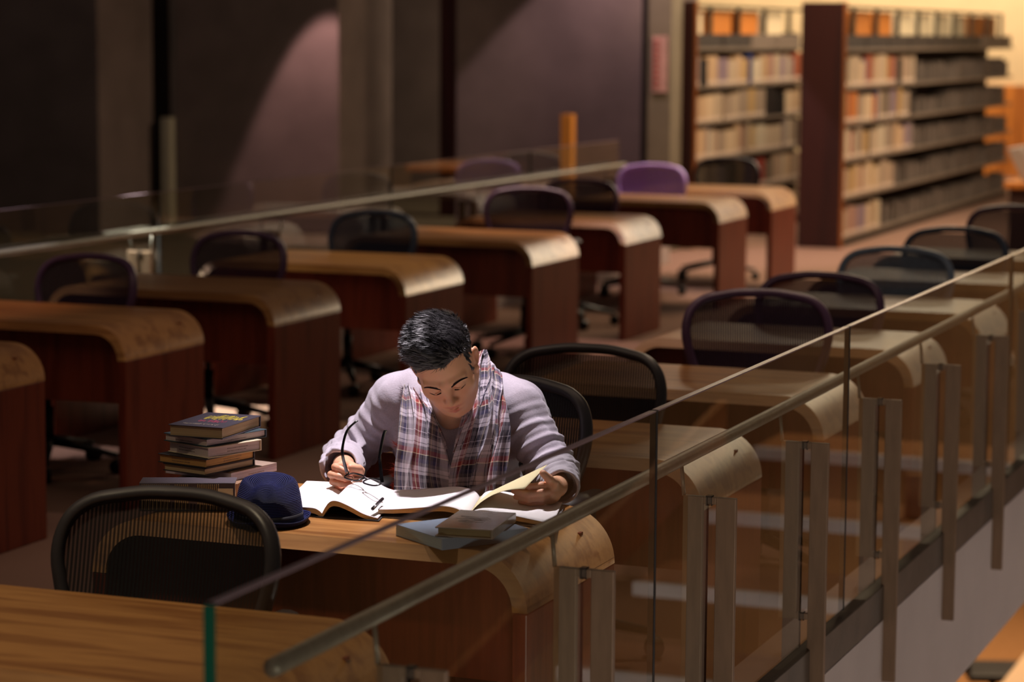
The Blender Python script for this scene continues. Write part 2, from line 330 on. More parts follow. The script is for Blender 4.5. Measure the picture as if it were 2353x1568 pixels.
dl = ['wooden desk end cut off by the left edge, nearest of the left column', 'wooden desk with an orange glow on its top at the far left',
      'wooden desk second from the left edge, behind the pile of books', 'wooden desk with a bright yellow front edge, in front of the dark blue chair',
      'wooden desk with a lit cream corner just above the reading man', 'wooden desk with its left rounded end in view, in front of a plum chair',
      'wooden desk in front of the lilac chair', 'furthest wooden desk of the left column, next to the red shelf end']
for (a, b), lb in zip(dy, dl): desk(-6.12, -4.96, a, b, lb, DDESK)

# ------------------------------------------------------------------ chairs
OUT = [(0, 0), (.07, -.001), (.14, -.010), (.198, -.022), (.240, -.050), (.262, -.092), (.268, -.145), (.258, -.20), (.240, -.26), (.212, -.33), (.186, -.40), (.160, -.455), (.13, -.492), (.06, -.505), (0, -.507)]
def smoothpts(P, n=4, closed=False):
    """Catmull-Rom"""
    P = [np.array(p, float) for p in P]; k = len(P); out = []
    rg = range(k) if closed else range(k-1)
    for i in rg:
        g = lambda j: P[j % k] if closed else P[min(max(j, 0), k-1)]
        a, b, c, d = g(i-1), g(i), g(i+1), g(i+2)
        for s in range(n):
            t = s/n; out.append(.5*((2*b)+(-a+c)*t+(2*a-5*b+4*c-d)*t*t+(-a+3*b-3*c+d)*t**3))
    if not closed: out.append(P[-1])
    return out
def backpt(x, dz, top):
    z = top+dz
    return (x, .075+.20*(dz+.25)-.75*x*x+.10*math.exp(-((dz+.40)/.10)**2)*-.35, z)
def chair(x, y, rz, top, frame, web, label, lean=0.0, group='mesh office chairs tucked in behind the desks'):
    root = empty('office_chair', (x+.30*math.sin(rz), y-.30*math.cos(rz), 0), rz, label=label, cat='chair', group=group)
    T = top-.012
    half = smoothpts([(p[0], p[1]) for p in OUT], 3)
    loop = [(p[0], p[1]) for p in half]+[(-p[0], p[1]) for p in half[-2:0:-1]]
    Y0 = .30
    bp = lambda x_, dz: (backpt(x_, dz, T)[0], backpt(x_, dz, T)[1]+Y0-.075+lean*(dz), backpt(x_, dz, T)[2])
    MB().tube([bp(a*.955, b*.97-.012) for a, b in loop], .0195, 10, closed=True, flat=.8).build('backrest_frame', frame, root)
    rows = []
    hp = np.array(half)
    for dz in np.linspace(-.02, -.495, 20):
        hw = float(np.interp(-dz, -hp[:, 1], hp[:, 0]))*.955
        rows.append([bp(u*hw, dz*.97-.012) for u in np.linspace(-1, 1, 13)])
    MB().grid(rows).build('mesh_back', web, root)
    # rear support: spine and lumbar yoke
    sp = MB()
    for s in (-1, 1): sp.tube([bp(s*.235, -.26), (s*.20, Y0+.045, T-.36), (s*.10, Y0+.07, T-.47), (0, Y0+.03, T-.56)], [.012, .014, .016, .02], 8)
    sp.tube([(0, Y0+.03, T-.56), (0, Y0-.08, .42), (0, 0.02, .40)], [.022, .026, .03], 8); sp.build('back_support', frame, root)
    # seat
    seat = MB(); pts = smoothpts([(-.20, .24), (.20, .24), (.245, .10), (.25, -.08), (.22, -.20), (.10, -.235), (-.10, -.235), (-.22, -.20), (-.25, -.08), (-.245, .10)], 3, True)
    sz = .455
    MB().tube([(p[0], p[1], sz-.02*(p[1] < -.2)) for p in pts], .017, 8, closed=True, flat=.8).build('seat_frame', frame, root)
    rows = []
    for v in np.linspace(-.23, .235, 9):
        hw = .20 if v < -.2 else .235
        rows.append([(u*hw, v, sz-.012*(1-u*u)) for u in np.linspace(-1, 1, 9)])
    MB().grid(rows).build('mesh_seat', web, root)
    for s in (-1, 1):
        a = MB().tube([(s*.05, Y0-.12, .41), (s*.26, Y0-.10, .43), (s*.285, Y0-.05, .50), (s*.285, Y0-.06, .63)], [.014, .014, .016, .014], 8).build('armrest', frame, root)
        ap = MB(); ap.tube([(s*.285, Y0-.25, .648), (s*.29, Y0-.16, .652), (s*.285, Y0-.02, .648)], [.030, .036, .030], 10, flat=.45)
        ap.build('arm_pad', PM('arm_pad_black', s2l((52, 50, 54)), .5, var=.1), a)
    MB().cyl((0, 0, .12), .026, .16, 12).cyl((0, 0, .26), .016, .15, 12).build('gas_column', PM('chair_black', s2l((22, 20, 21)), .4, var=.1), root)
    cb = MB(); cb.box(-.09, .09, -.09, .12, .385, .425); cb.build('tilt_mechanism', PM('chair_black', s2l((22, 20, 21)), .4, var=.1), root, bevel=.008)
    for k in range(5):
        an = 2*math.pi*k/5+.3; c, s_ = math.cos(an), math.sin(an)
        lg = MB().tube([(0, 0, .135), (c*.12, s_*.12, .115), (c*.31, s_*.31, .078)], [.030, .024, .015], 8, flat=.8).build('base_leg', PM('chair_black', s2l((22, 20, 21)), .4, var=.1), root)
        MB().tube([(c*.31-s_*.025, s_*.31+c*.025, .032), (c*.31+s_*.025, s_*.31-c*.025, .032)], .031, 12).build('caster', PM('caster_black', s2l((14, 13, 14)), .5, var=.1), lg)
    return root
FR = {k: PM('frame_'+k, s2l(c), .38, var=.1, scale=20) for k, c in dict(black=(54, 50, 52), plum=(88, 60, 90), slate=(120, 138, 160), lilac=(200, 160, 225), navy=(66, 82, 106), dark=(30, 22, 34)).items()}
WB = {k: meshweave('weave_'+k, s2l(c), open_=o) for k, c, o in (('black', (20, 18, 20), .32), ('plum', (50, 32, 52), .24), ('slate', (100, 114, 132), .26), ('lilac', (180, 142, 210), .10), ('navy', (36, 48, 68), .22), ('dark', (14, 10, 18), .18))}
R = math.radians
for (x, y, rz, top, c, lb) in [
    (-2.635, 4.66, R(3), .905, 'black', 'large black mesh office chair in the foreground at the bottom left'),
    (-2.505, 6.29, R(-4), .955, 'black', 'black mesh office chair on which the reading man sits'),
    (-2.62, 7.25, R(2), .925, 'black', 'wide black mesh office chair directly behind the reading man'),
    (-2.455, 8.60, R(22), .98, 'plum', 'upright plum mesh office chair, pale light showing through its back'),
    (-2.545, 9.85, R(0), .930, 'plum', 'low plum mesh office chair behind the upright plum one on the right'),
    (-2.53, 11.15, R(0), .935, 'slate', 'pale slate blue mesh office chair on the right'),
    (-2.525, 12.45, R(0), .935, 'navy', 'dark navy mesh office chair behind the pale slate blue one'),
    (-2.47, 13.78, R(0), .965, 'plum', 'dark plum mesh office chair at the right edge of the picture'),
    (-5.70, 9.40, R(-6), .920, 'plum', 'plum mesh office chair nearest the left edge, behind the orange-lit desk'),
    (-5.64, 10.70, R(-4), .930, 'plum', 'plum mesh office chair second from left, yellow desk edge seen through it'),
    (-5.62, 12.20, R(-4), .935, 'navy', 'dark navy mesh office chair in the left column under the handrail'),
    (-5.40, 13.92, R(18), .975, 'plum', 'turned plum mesh office chair in the middle of the left column'),
    (-5.62, 15.42, R(5), .940, 'plum', 'dark plum mesh office chair half hidden behind the turned one'),
    (-5.78, 17.40, R(2), .945, 'lilac', 'bright lilac mesh office chair'),
    (-5.60, 18.72, R(0), .940, 'dark', 'near-black office chair right of the lilac one, in front of the books'),
]: chair(x, y, rz, top, FR[c], WB[c], lb)
# ------------------------------------------------------------------ bookshelves
shelf_wood = wood('shelf_end_wood', s2l((40, 11, 10)), s2l((52, 17, 13)), .5, 'Z', .5)
shelf_edge = wood('shelf_edge_wood', s2l((110, 58, 20)), s2l((140, 78, 30)), .5, 'Z', .5)
shelf_metal = PM('shelf_metal', s2l((128, 112, 98)), .5, metal=.2, var=.1, scale=6)
upright_m = PM('upright_metal', s2l((38, 40, 34)), .5, var=.1)
kick_m = PM('kick_black', s2l((16, 13, 11)), .7, var=.1)
SHZ = [.085, .44, .775, 1.10, 1.42, 1.76]
def shelving(xb, xf, y0, y1, bays, label, edge_left=None):
    """free-standing steel shelving along Y whose open face looks towards +X"""
    root = empty('bookshelf', (xf, y0, 0), label=label, cat='bookshelf')
    e = MB().box(xb-xf, .0, -.045, 0, 0, 2.165).build('end_panel', shelf_wood, root, bevel=.004)
    MB().box(.0, .022, -.045, .0, 0, 2.165).build('panel_edging', shelf_edge, e)
    for z in SHZ:
        MB().box(-.30, 0, .0, y1-y0, z-.028, z).build('shelf', shelf_metal, root, bevel=.002)
    MB().box(-.315, -.30, .0, y1-y0, 0, 1.9).build('back_panel', PM('shelf_back', s2l((60, 40, 30)), .8, var=.15), root)
    MB().box(-.30, -.02, .0, y1-y0, 0, .055).build('kick_plate', kick_m, root)
    for i in range(bays+1):
        yy = (y1-y0)*i/bays; yy = min(max(yy, .016), y1-y0-.016)
        MB().box(-.17, -.13, yy-.015, yy+.015, 1.76, 2.14).build('upright', upright_m, root)
    MB().box(-.17, -.13, .0, y1-y0, 2.115, 2.14).build('top_rail', upright_m, root)
    return root
shelving(-5.80, -5.42, 21.62, 29.72, 9, 'long right bookshelf with dark red end panel, bright books only near it')
shelving(-7.00, -6.60, 21.02, 25.52, 5, 'left bookshelf full of books, between slim grey post and dark red end panel')
BK = [PM('book_%d' % i, s2l(c), .6, var=.08, scale=14, spec=.3) for i, c in enumerate([
    (188, 164, 138), (176, 148, 124), (206, 178, 146), (160, 138, 118), (168, 128, 112), (196, 162, 128), (148, 130, 124), (140, 118, 128),
    (156, 84, 58), (198, 120, 60), (88, 100, 92), (30, 24, 24), (18, 16, 18), (38, 52, 104), (120, 104, 88), (186, 150, 100), (204, 186, 160), (150, 60, 48), (48, 74, 40)])]
wts = [9, 8, 8, 7, 5, 7, 6, 4, 3, 3, 3, 5, 4, 1.2, 4, 4, 5, 1.2, .6]
labelpaper = PM('label_paper', s2l((222, 198, 178)), .6, var=.05)
colname = ['beige', 'tan', 'cream', 'khaki', 'dusty pink', 'sandy', 'grey', 'mauve grey', 'brick red', 'orange', 'grey green', 'dark brown', 'black', 'blue', 'olive brown', 'straw yellow', 'ivory', 'red', 'green']
protos = {}
def shelf_book(ci, th, h, dp, loc, lb, grp, tilt=0.0):
    """a spine-out book; parts are cover and page block, with a paper label on most spines"""
    key = (ci,)
    if key not in protos:
        root = empty('library_book'); 
        c = MB(); c.box(-.006, .0, 0, 1, 0, 1); c.box(-1, 0, 0, .06, 0, 1); c.box(-1, 0, .94, 1, 0, 1); c.build('cover', BK[ci], root)
        MB().box(-.97, -.004, .06, .94, .01, .985).build('page_block', PM('old_pages', s2l((196, 176, 140)), .8, var=.06), root)
        if ci not in (11, 12, 13): MB().box(.0, .012, .12, .88, .04, .17).build('spine_label', labelpaper, root)
        protos[key] = [root, False]
    r, used = protos[key]
    if used:
        n = r.copy(); COL.objects.link(n)
        for ch in r.children: k = ch.copy(); COL.objects.link(k); k.parent = n
        r = n
    protos[key][1] = True
    r.location = loc; r.scale = (dp, th, h); r.rotation_euler = (tilt, 0, 0)
    props(r, lb, 'book', grp)
rowname = ['bottom', 'second', 'third', 'fourth', 'fifth']
def bookrows(xf, y0, y1, which, rows, thick, maxn=999):
    cnt = 0
    rest = []
    for ri in rows:
        y = y0+.04; z = SHZ[ri]+.001; yend = y1[ri]; room = SHZ[ri+1]-.03-z
        while y < yend-.08:
            th = random.uniform(*thick)
            if random.random() < .07: y += random.uniform(.03, .09); continue
            ci = random.choices(range(len(wts)), wts)[0]; h = min(room-.015, random.uniform(.22, .285)); dp = random.uniform(.17, .22)
            k = random.randint(1, 3)
            for _ in range(k):
                if y+th > yend-.02: break
                if cnt < maxn:
                    grp = '%s books on the %s shelf of the %s bookshelf' % (colname[ci], rowname[ri], which)
                    shelf_book(ci, th*.96, h, dp, (xf-.012, y, z), '%s book standing on the %s shelf of the %s bookshelf' % (colname[ci], rowname[ri], which), grp)
                else: rest.append((ci, th*.96, h, dp, (xf-.012, y, z)))
                cnt += 1; y += th
    return rest
rest = bookrows(-6.60, 21.02, [24.9]*5, 'left', range(5), (.075, .13), 400)
rest += bookrows(-5.42, 21.62, [23.2, 23.8, 24.5, 24.6, 24.6], 'right', range(5), (.075, .13), 400)
# the grey volumes lining the far part of the right bookshelf and the rest of the rows: too many and too blurred to single out
gm = MB()
for ri in range(5):
    y = [23.3, 23.9, 24.6, 24.7, 24.7][ri]; z = SHZ[ri]+.001
    while y < 29.6:
        th = random.uniform(.07, .16); h = random.uniform(.14, .21)
        gm.box(-5.42-.20, -5.42-random.uniform(.03, .07), y, y+th*.9, z, z+h); y += th if random.random() > .15 else th*1.8
for ci, th, h, dp, l in rest: gm.box(l[0]-dp, l[0]-.001, l[1], l[1]+th, l[2], l[2]+h)
gm.build('shelved_books', PM('grey_books', s2l((104, 92, 84)), .7, var=.3, scale=3), kind='stuff', label='dull grey volumes lining the long far part of the right bookshelf', cat='books')
# cream and orange boards imitating the bright wall seen through the top shelves
cream = PM('cream_board', s2l((236, 214, 176)), .6, var=.04); orange = PM('orange_board', s2l((206, 124, 48)), .6, var=.08); gband = PM('grey_binder', s2l((58, 50, 46)), .6, var=.15)
def topbox(xf, y0, y1, m, lb):
    r = MB().box(xf-.26, xf-.19, y0, y1, 1.762, 2.10).build('bright_view_board', m, label=lb, cat='stand-in board', group='boards standing in for the bright view through the top shelves')
for xf, ys, nb, wh in ((-6.60, 21.02, 4, 'left'), (-5.42, 21.62, 9, 'right')):
    for i in range(nb):
        a = ys+.9*i
        pal = ('cream', 'orange', 'orange', 'cream')[i] if nb == 4 else ('cream', 'orange', 'orange', 'cream', 'cream', 'cream', 'cream', 'orange', 'orange')[i]
        topbox(xf, a+.10, a+.80, cream if pal == 'cream' else orange, '%s board standing in for the bright view through the top row of the %s bookshelf, %s from its near end' % (pal, wh, ['first', 'second', 'third', 'fourth', 'fifth', 'sixth', 'seventh', 'eighth', 'ninth'][i]))
        MB().box(xf-.125, xf-.02, a+.03, a+.87, 1.762, 1.88).build('flat_binder', gband if i < nb-2 else PM('light_binder', s2l((120, 104, 92)), .6, var=.1), label='flat grey binder lying on the top shelf of the %s bookshelf under its %s board' % (wh, ['first', 'second', 'third', 'fourth', 'fifth', 'sixth', 'seventh', 'eighth', 'ninth'][i]), cat='binder', group='flat grey binders on the top shelves')
# ------------------------------------------------------------------ lower level seen past the slab edge, and what the near glass mirrors
def low_table(x, y, w, d, z, lb):
    root = empty('low_table', (x, y, z-.74), label=lb, cat='table')
    MB().box(-w/2, w/2, -d/2, d/2, .70, .74).build('tabletop', PM('pale_table', s2l((226, 190, 150)), .4, var=.04), root, bevel=.006)
    MB().box(-w/2+.02, w/2-.02, -d/2, -d/2+.03, .02, .70).build('front_panel', wood('lower_wood', s2l((110, 66, 30)), s2l((134, 84, 40)), .5, 'Z'), root)
    for sx in (-1, 1):
        MB().box(sx*(w/2-.02)-.02, sx*(w/2-.02)+.02, -d/2+.03, d/2-.02, .0, .70).build('leg_panel', wood('lower_wood', (.2, .1, .04), (.3, .15, .05)), root)
low_table(-2.35, 17.35, 1.5, 3.2, -2.66, 'pale table on the lower floor at the bottom right corner')
def low_chair(x, y, rz, lb):
    root = empty('lower_chair', (x, y, -3.4), rz, label=lb, cat='chair')
    b = PM('chair_black', (.01, .01, .01))
    MB().tube([(-.2, 0, .50), (-.235, -.03, .80), (-.19, -.05, .98), (0, -.055, 1.01), (.19, -.05, .98), (.235, -.03, .80), (.2, 0, .50)], .022, 8).build('backrest_frame', b, root)
    MB().grid([[(u*.21, -.03, z) for u in (-1, -.5, 0, .5, 1)] for z in (.5, .65, .8, .97)]).build('mesh_back', b, root, solid=.01)
    MB().box(-.24, .24, .0, .46, .43, .49).build('seat', b, root, bevel=.02)
    MB().cyl((0, .22, .06), .03, .37, 10).build('column', b, root)
    for k in range(5):
        a = k*2*math.pi/5; MB().tube([(0, .22, .09), (.3*math.cos(a), .22+.3*math.sin(a), .04)], [.03, .018], 6).build('base_leg', b, root)
low_chair(-3.62, 16.9, R(-70), 'black chair on the lower floor beside the pale table')
low_chair(-3.62, 18.6, R(-70), 'black chair on the lower floor, further back beside the pale table')
# open stair across the well (mirrored in the near glass)
st = empty('stair_flight', (0, 8.0, 0), label='open wooden stair with pale nosings rising beyond the camera side of the well', cat='stairs')
treadm = wood('tread_wood', s2l((170, 112, 60)), s2l((190, 132, 78)), .5, 'X'); nosem = PM('nosing_pale', s2l((232, 224, 220)), .5, var=.03)
for i in range(9):
    y = -2.2+i*1.2; z = -2.35+i*.165*1.2
    t = MB().box(-1.55, .9, y, y+.62, z-.05, z).build('tread', treadm, st); MB().box(-1.55, .9, y-.05, y, z-.07, z+.004).build('nosing', nosem, t)
for sx in (-1.6, .92):
    MB().hexa([(sx, -2.3, -2.2), (sx+.05, -2.3, -2.2), (sx+.05, 6.8, -.72), (sx, 6.8, -.72), (sx, -2.3, -1.85), (sx+.05, -2.3, -1.85), (sx+.05, 6.8, -.38), (sx, 6.8, -.38)]).build('stringer', treadm, st)
MB().box(-.4, -.3, -2.0, -1.9, -3.4, -1.85).build('support_post', treadm, st)
MB().box(-.4, -.3, 6.4, 6.5, -3.4, -.7).build('support_post', treadm, st)
# sloped grey reading stand and wooden counter by the right edge
cn = empty('side_counter', (-4.02, 22.2, 0), label='wooden counter with a sloped pale grey stand at the right edge beyond the chairs', cat='counter')
MB().box(0, .9, -.4, .5, .56, .62).build('counter_top', wainscot, cn, bevel=.01)
MB().box(.04, .86, -.34, .44, 0, .56).build('counter_body', PM('dark_body', s2l((52, 26, 16)), .6, var=.1), cn)
MB().hexa([(.12, -.2, .62), (.24, -.2, .62), (.24, .2, .62), (.12, .2, .62), (-.02, -.2, .90), (.10, -.2, .92), (.10, .2, .92), (-.02, .2, .90)]).build('sloped_stand', PM('stand_grey', s2l((150, 134, 124)), .5, var=.06), cn, bevel=.01)
# ------------------------------------------------------------------ implicit surfaces -> one continuous mesh
def unit(v): v = np.array(v, float); return v/np.linalg.norm(v)
def rotm(axis, a):
    a_ = unit(axis); K = np.array([[0, -a_[2], a_[1]], [a_[2], 0, -a_[0]], [-a_[1], a_[0], 0]])
    return np.eye(3)+math.sin(a)*K+(1-math.cos(a))*K@K
class Prim:
    def __init__(s, f, c, r, k, op): s.f, s.c, s.r, s.k, s.op = f, np.array(c, float), r, k, op
def cap(a, b, ra, rb=None, k=.01, op='+'):
    a = np.array(a, float); b = np.array(b, float); rb = ra if rb is None else rb; ab = b-a; L2 = max(ab@ab, 1e-12)
    def f(P):
        t = np.clip(((P-a)@ab)/L2, 0, 1); return np.linalg.norm(P-a-t[:, None]*ab, axis=1)-(ra+(rb-ra)*t)
    return Prim(f, (a+b)/2, np.sqrt(L2)/2+max(ra, rb), k, op)
def ell(c, r, M=None, k=.01, op='+'):
    c = np.array(c, float); r = np.array(r, float); M = np.eye(3) if M is None else M
    def f(P):
        q = (P-c)@M; n = np.linalg.norm(q/r, axis=1); g = np.linalg.norm(q/(r*r), axis=1)
        return n*(n-1)/np.maximum(g, 1e-9)
    return Prim(f, c, max(r), k, op)
def evalf(prims, P, post=None):
    d = np.full(len(P), .12)
    c = (P.min(0)+P.max(0))/2; br = np.linalg.norm(P.max(0)-P.min(0))/2
    for p in prims:
        if np.linalg.norm(p.c-c) > br+p.r+.05: continue
        e = p.f(P)
        if p.op == '+':
            h = np.clip(.5+.5*(d-e)/p.k, 0, 1); d = d*(1-h)+e*h-p.k*h*(1-h)
        else:
            e = -e; h = np.clip(.5-.5*(d-e)/p.k, 0, 1); d = d*(1-h)+e*h+p.k*h*(1-h)
    if post is not None: d = post(P, d)
    return d
def surf(prims, ax, post=None, B=10):
    """surface nets on a rectilinear grid, evaluated only near the surface"""
    X, Y, Z = ax; n = [len(a) for a in ax]
    D = np.full(n, .1, np.float32)
    for i in range(0, n[0], B):
        for j in range(0, n[1], B):
            for k in range(0, n[2], B):
                x = X[i:i+B]; y = Y[j:j+B]; z = Z[k:k+B]
                c = np.array([(x[0]+x[-1])/2, (y[0]+y[-1])/2, (z[0]+z[-1])/2]); rad = .5*math.sqrt((x[-1]-x[0])**2+(y[-1]-y[0])**2+(z[-1]-z[0])**2)
                near = any(np.linalg.norm(p.c-c) < rad+p.r+.01 for p in prims if p.op == '+')
                if not near: continue
                dc = evalf(prims, c[None], post)[0]
                if abs(dc) > rad*1.15+.012: D[i:i+B, j:j+B, k:k+B] = dc; continue
                G = np.stack(np.meshgrid(x, y, z, indexing='ij'), -1).reshape(-1, 3)
                D[i:i+B, j:j+B, k:k+B] = evalf(prims, G, post).reshape(len(x), len(y), len(z))
    S = D < 0
    cnt = np.zeros([m-1 for m in n], np.int8)
    for a in (0, 1):
        for b in (0, 1):
            for c in (0, 1): cnt += S[a:n[0]-1+a, b:n[1]-1+b, c:n[2]-1+c]
    act = np.argwhere((cnt > 0) & (cnt < 8)); idx = -np.ones(cnt.shape, np.int64); idx[tuple(act.T)] = np.arange(len(act))
    acc = np.zeros((len(act), 3)); wt = np.zeros(len(act))
    I = act
    ed = [((0, 0, 0), (1, 0, 0)), ((0, 1, 0), (1, 1, 0)), ((0, 0, 1), (1, 0, 1)), ((0, 1, 1), (1, 1, 1)), ((0, 0, 0), (0, 1, 0)), ((1, 0, 0), (1, 1, 0)), ((0, 0, 1), (0, 1, 1)), ((1, 0, 1), (1, 1, 1)), ((0, 0, 0), (0, 0, 1)), ((1, 0, 0), (1, 0, 1)), ((0, 1, 0), (0, 1, 1)), ((1, 1, 0), (1, 1, 1))]
    pos = lambda Q: np.stack([X[Q[:, 0]], Y[Q[:, 1]], Z[Q[:, 2]]], 1)
    for a, b in ed:
        A = I+a; Bq = I+b; da = D[tuple(A.T)]; db = D[tuple(Bq.T)]; m = (da < 0) != (db < 0)
        t = np.where(m, da/np.where(m, da-db, 1), 0)[:, None]; p = pos(A)*(1-t)+pos(Bq)*t
        acc[m] += p[m]; wt[m] += 1
    V = acc/wt[:, None]
    F = []
    for axn in range(3):
        sl0 = [slice(None)]*3; sl1 = [slice(None)]*3; sl0[axn] = slice(0, -1); sl1[axn] = slice(1, None)
        s0 = S[tuple(sl0)]; s1 = S[tuple(sl1)]; ch = np.argwhere(s0 != s1)
        o1, o2 = [q for q in range(3) if q != axn]
        ch = ch[(ch[:, o1] > 0) & (ch[:, o2] > 0) & (ch[:, o1] < n[o1]-1) & (ch[:, o2] < n[o2]-1)]
        fl = s0[tuple(ch.T)]
        def cell(d1, d2): c = ch.copy(); c[:, o1] -= d1; c[:, o2] -= d2; return idx[tuple(c.T)]
        a, b, c, d = cell(0, 0), cell(1, 0), cell(1, 1), cell(0, 1)
        q = np.stack([a, b, c, d], 1); flip = fl if axn != 1 else ~fl
        q[~flip] = q[~flip][:, ::-1]; F.append(q)
    F = np.concatenate(F); F = F[(F >= 0).all(1)]
    return V, F
def npmesh(name, V, F, mat, parent=None, **k):
    me = bpy.data.meshes.new(name); me.vertices.add(len(V)); me.vertices.foreach_set('co', V.astype(np.float32).ravel())
    nl = F.shape[1]; me.loops.add(len(F)*nl); me.loops.foreach_set('vertex_index', F.astype(np.int32).ravel())
    me.polygons.add(len(F)); me.polygons.foreach_set('loop_start', np.arange(len(F), dtype=np.int32)*nl)
    me.update(calc_edges=True); me.validate(); me.polygons.foreach_set('use_smooth', np.ones(len(me.polygons), bool)); me.materials.append(mat)
    o = bpy.data.objects.new(name, me); COL.objects.link(o)
    if parent: o.parent = parent
    return props(o, **k)
def axis(segs):
    out = []
    for a, b, h in segs: out += list(np.arange(a, b-1e-9, h))
    out.append(segs[-1][1]); return np.array(out)
def smooth_mesh(V, F, it=2, w=.5):
    for _ in range(it):
        acc = np.zeros_like(V); c = np.zeros(len(V))
        for i in range(F.shape[1]):
            a = F[:, i]; b = F[:, (i+1) % F.shape[1]]
            np.add.at(acc, a, V[b]); np.add.at(c, a, 1); np.add.at(acc, b, V[a]); np.add.at(c, b, 1)
        V = V*(1-w)+w*acc/np.maximum(c, 1)[:, None]
    return V

# ------------------------------------------------------------------ the reading man
man = empty('person', (-2.50, 6.08, 0), label='young man with dark quiff, grey top and plaid scarf, reading at the desk', cat='person')
ORG = np.array([-2.50, 6.08, 0.0])
# head frame
HY, HP, HR = R(14), R(35), R(15)
Mh = rotm(-_f, HR) @ rotm([0, 0, 1], HY) @ rotm([1, 0, 0], HP)
EYE = np.array([-2.4085, 5.655, 1.0045])
HC = EYE-Mh@np.array([0, -.080, -.003])
hw = lambda p: HC+Mh@np.array(p, float)
def hcap(a, b, ra, rb=None, **k): return cap(hw(a), hw(b), ra, rb, **k)
def hell(c, r, M=None, **k): return ell(hw(c), r, Mh if M is None else Mh@M, **k)
head = [hell((0, .012, .036), (.076, .094, .084), k=.01), hell((0, -.020, -.016), (.066, .068, .080), k=.03), hell((0, -.036, -.066), (.054, .046, .042), k=.03),
        hcap((0, -.066, -.103), (0, -.064, -.094), .0175, k=.026)]
for s in (-1, 1):
    head += [hell((s*.041, -.052, -.026), (.023, .022, .020), k=.022), hcap((s*.055, .0, -.048), (s*.024, -.050, -.102), .020, .017, k=.022),
             hell((s*.031, -.090, -.004), (.018, .012, .0125), k=.012, op='-'),
             hcap((s*.012, -.086, .013), (s*.047, -.070, .013), .0075, .006, k=.014),
             hell((s*.031, -.0715, -.006), (.0150, .0125, .0120), k=.004)]
head += [hcap((0, -.080, .010), (0, -.096, -.033), .0075, .0095, k=.012), hell((0, -.1000, -.0385), (.0095, .0095, .0085), k=.008)]
for s in (-1, 1): head += [hell((s*.0125, -.0900, -.0435), (.0070, .0090, .0065), k=.007), hell((s*.0065, -.0965, -.0495), (.0030, .0048, .0028), k=.003, op='-')]
head += [hell((0, -.0745, -.071), (.026, .013, .019), k=.014), hcap((-.023, -.0745, -.0690), (-.004, -.0880, -.0650), .0026, .0050, k=.004), hcap((.023, -.0745, -.0690), (.004, -.0880, -.0650), .0026, .0050, k=.004),
         hcap((-.017, -.0770, -.0755), (0, -.0862, -.0785), .0034, .0068, k=.004), hcap((.017, -.0770, -.0755), (0, -.0862, -.0785), .0034, .0068, k=.004),
         hcap((-.025, -.0780, -.0712), (0, -.0930, -.0714), .0012, .0016, k=.002, op='-'), hcap((.025, -.0780, -.0712), (0, -.0930, -.0714), .0012, .0016, k=.002, op='-')]
# upper eyelid crease and lid rim
for s in (-1, 1):
    head += [hcap((s*.018, -.0835, -.0105), (s*.031, -.0862, -.0125), .0016, .0018, k=.003), hcap((s*.031, -.0862, -.0125), (s*.044, -.0775, -.0095), .0018, .0014, k=.003)]
for s in (-1, 1):      # ears
    E_ = rotm([0, 0, 1], s*R(-22)) @ rotm([0, 1, 0], s*R(8))
    head += [hell((s*.078, .008, -.004), (.0075, .019, .031), E_, k=.006), hell((s*.0855, .002, -.001), (.0062, .0105, .019), E_, k=.004, op='-'), hell((s*.074, -.008, -.030), (.006, .008, .010), E_, k=.006)]
neckb = np.array([-2.495, 5.925, .935])
body = head+[cap(hw((0, .030, -.035)), neckb, .054, .058, k=.03), cap(hw((0, -.01, -.07)), (-2.475, 5.86, .915), .034, .045, k=.03),
    cap((-2.66, 5.94, .915), (-2.345, 5.94, .915), .052, .052, k=.05), cap((-2.58, 5.945, .95), (-2.42, 5.945, .95), .045, .045, k=.05),
    ell((-2.505, 5.955, .815), (.165, .105, .125), rotm([1, 0, 0], R(18)), k=.04), ell((-2.50, 6.03, .65), (.148, .098, .15), k=.04), ell((-2.50, 6.11, .51), (.168, .115, .10), k=.04)]
for (sh, elb, wr) in (((-2.672, 5.945, .912), (-2.800, 5.905, .748), (-2.700, 5.668, .782)), ((-2.330, 5.94, .912), (-2.215, 5.905, .752), (-2.118, 5.668, .773))):
    body += [cap(sh, elb, .050, .040, k=.03), cap(elb, wr, .039, .026, k=.02)]
def finger(pts, r, k=.005):
    return [cap(pts[i], pts[i+1], r*(1-.10*i), r*(1-.10*(i+1)), k=k) for i in range(len(pts)-1)]
# right hand (left in the picture) pinching the spectacles
wr = np.array((-2.700, 5.668, .782)); K = [(-2.664, 5.588, .800), (-2.672, 5.586, .783), (-2.670, 5.588, .766), (-2.662, 5.592, .751)]
for q, w in zip(K, (.0135, .0135, .013, .012)): body.append(cap(wr+(np.array(q)-wr)*.15, q, .018, w, k=.012))
body += [ell((-2.668, 5.612, .777), (.024, .024, .030), k=.015)]
body += finger([K[0], (-2.664, 5.546, .803), (-2.640, 5.524, .8035), (-2.617, 5.517, .799)], .0093)
body += finger([K[1], (-2.672, 5.540, .784), (-2.640, 5.514, .786), (-2.607, 5.520, .782)], .0095)
body += finger([K[2], (-2.668, 5.542, .766), (-2.636, 5.520, .766), (-2.606, 5.530, .765)], .0092)
body += finger([K[3], (-2.658, 5.548, .750), (-2.630, 5.532, .750), (-2.606, 5.543, .752)], .0082)
body += [cap((-2.668, 5.635, .785), (-2.618, 5.592, .788), .0185, .0135, k=.012)]+finger([(-2.618, 5.592, .788), (-2.606, 5.560, .800), (-2.617, 5.534, .806)], .0112)
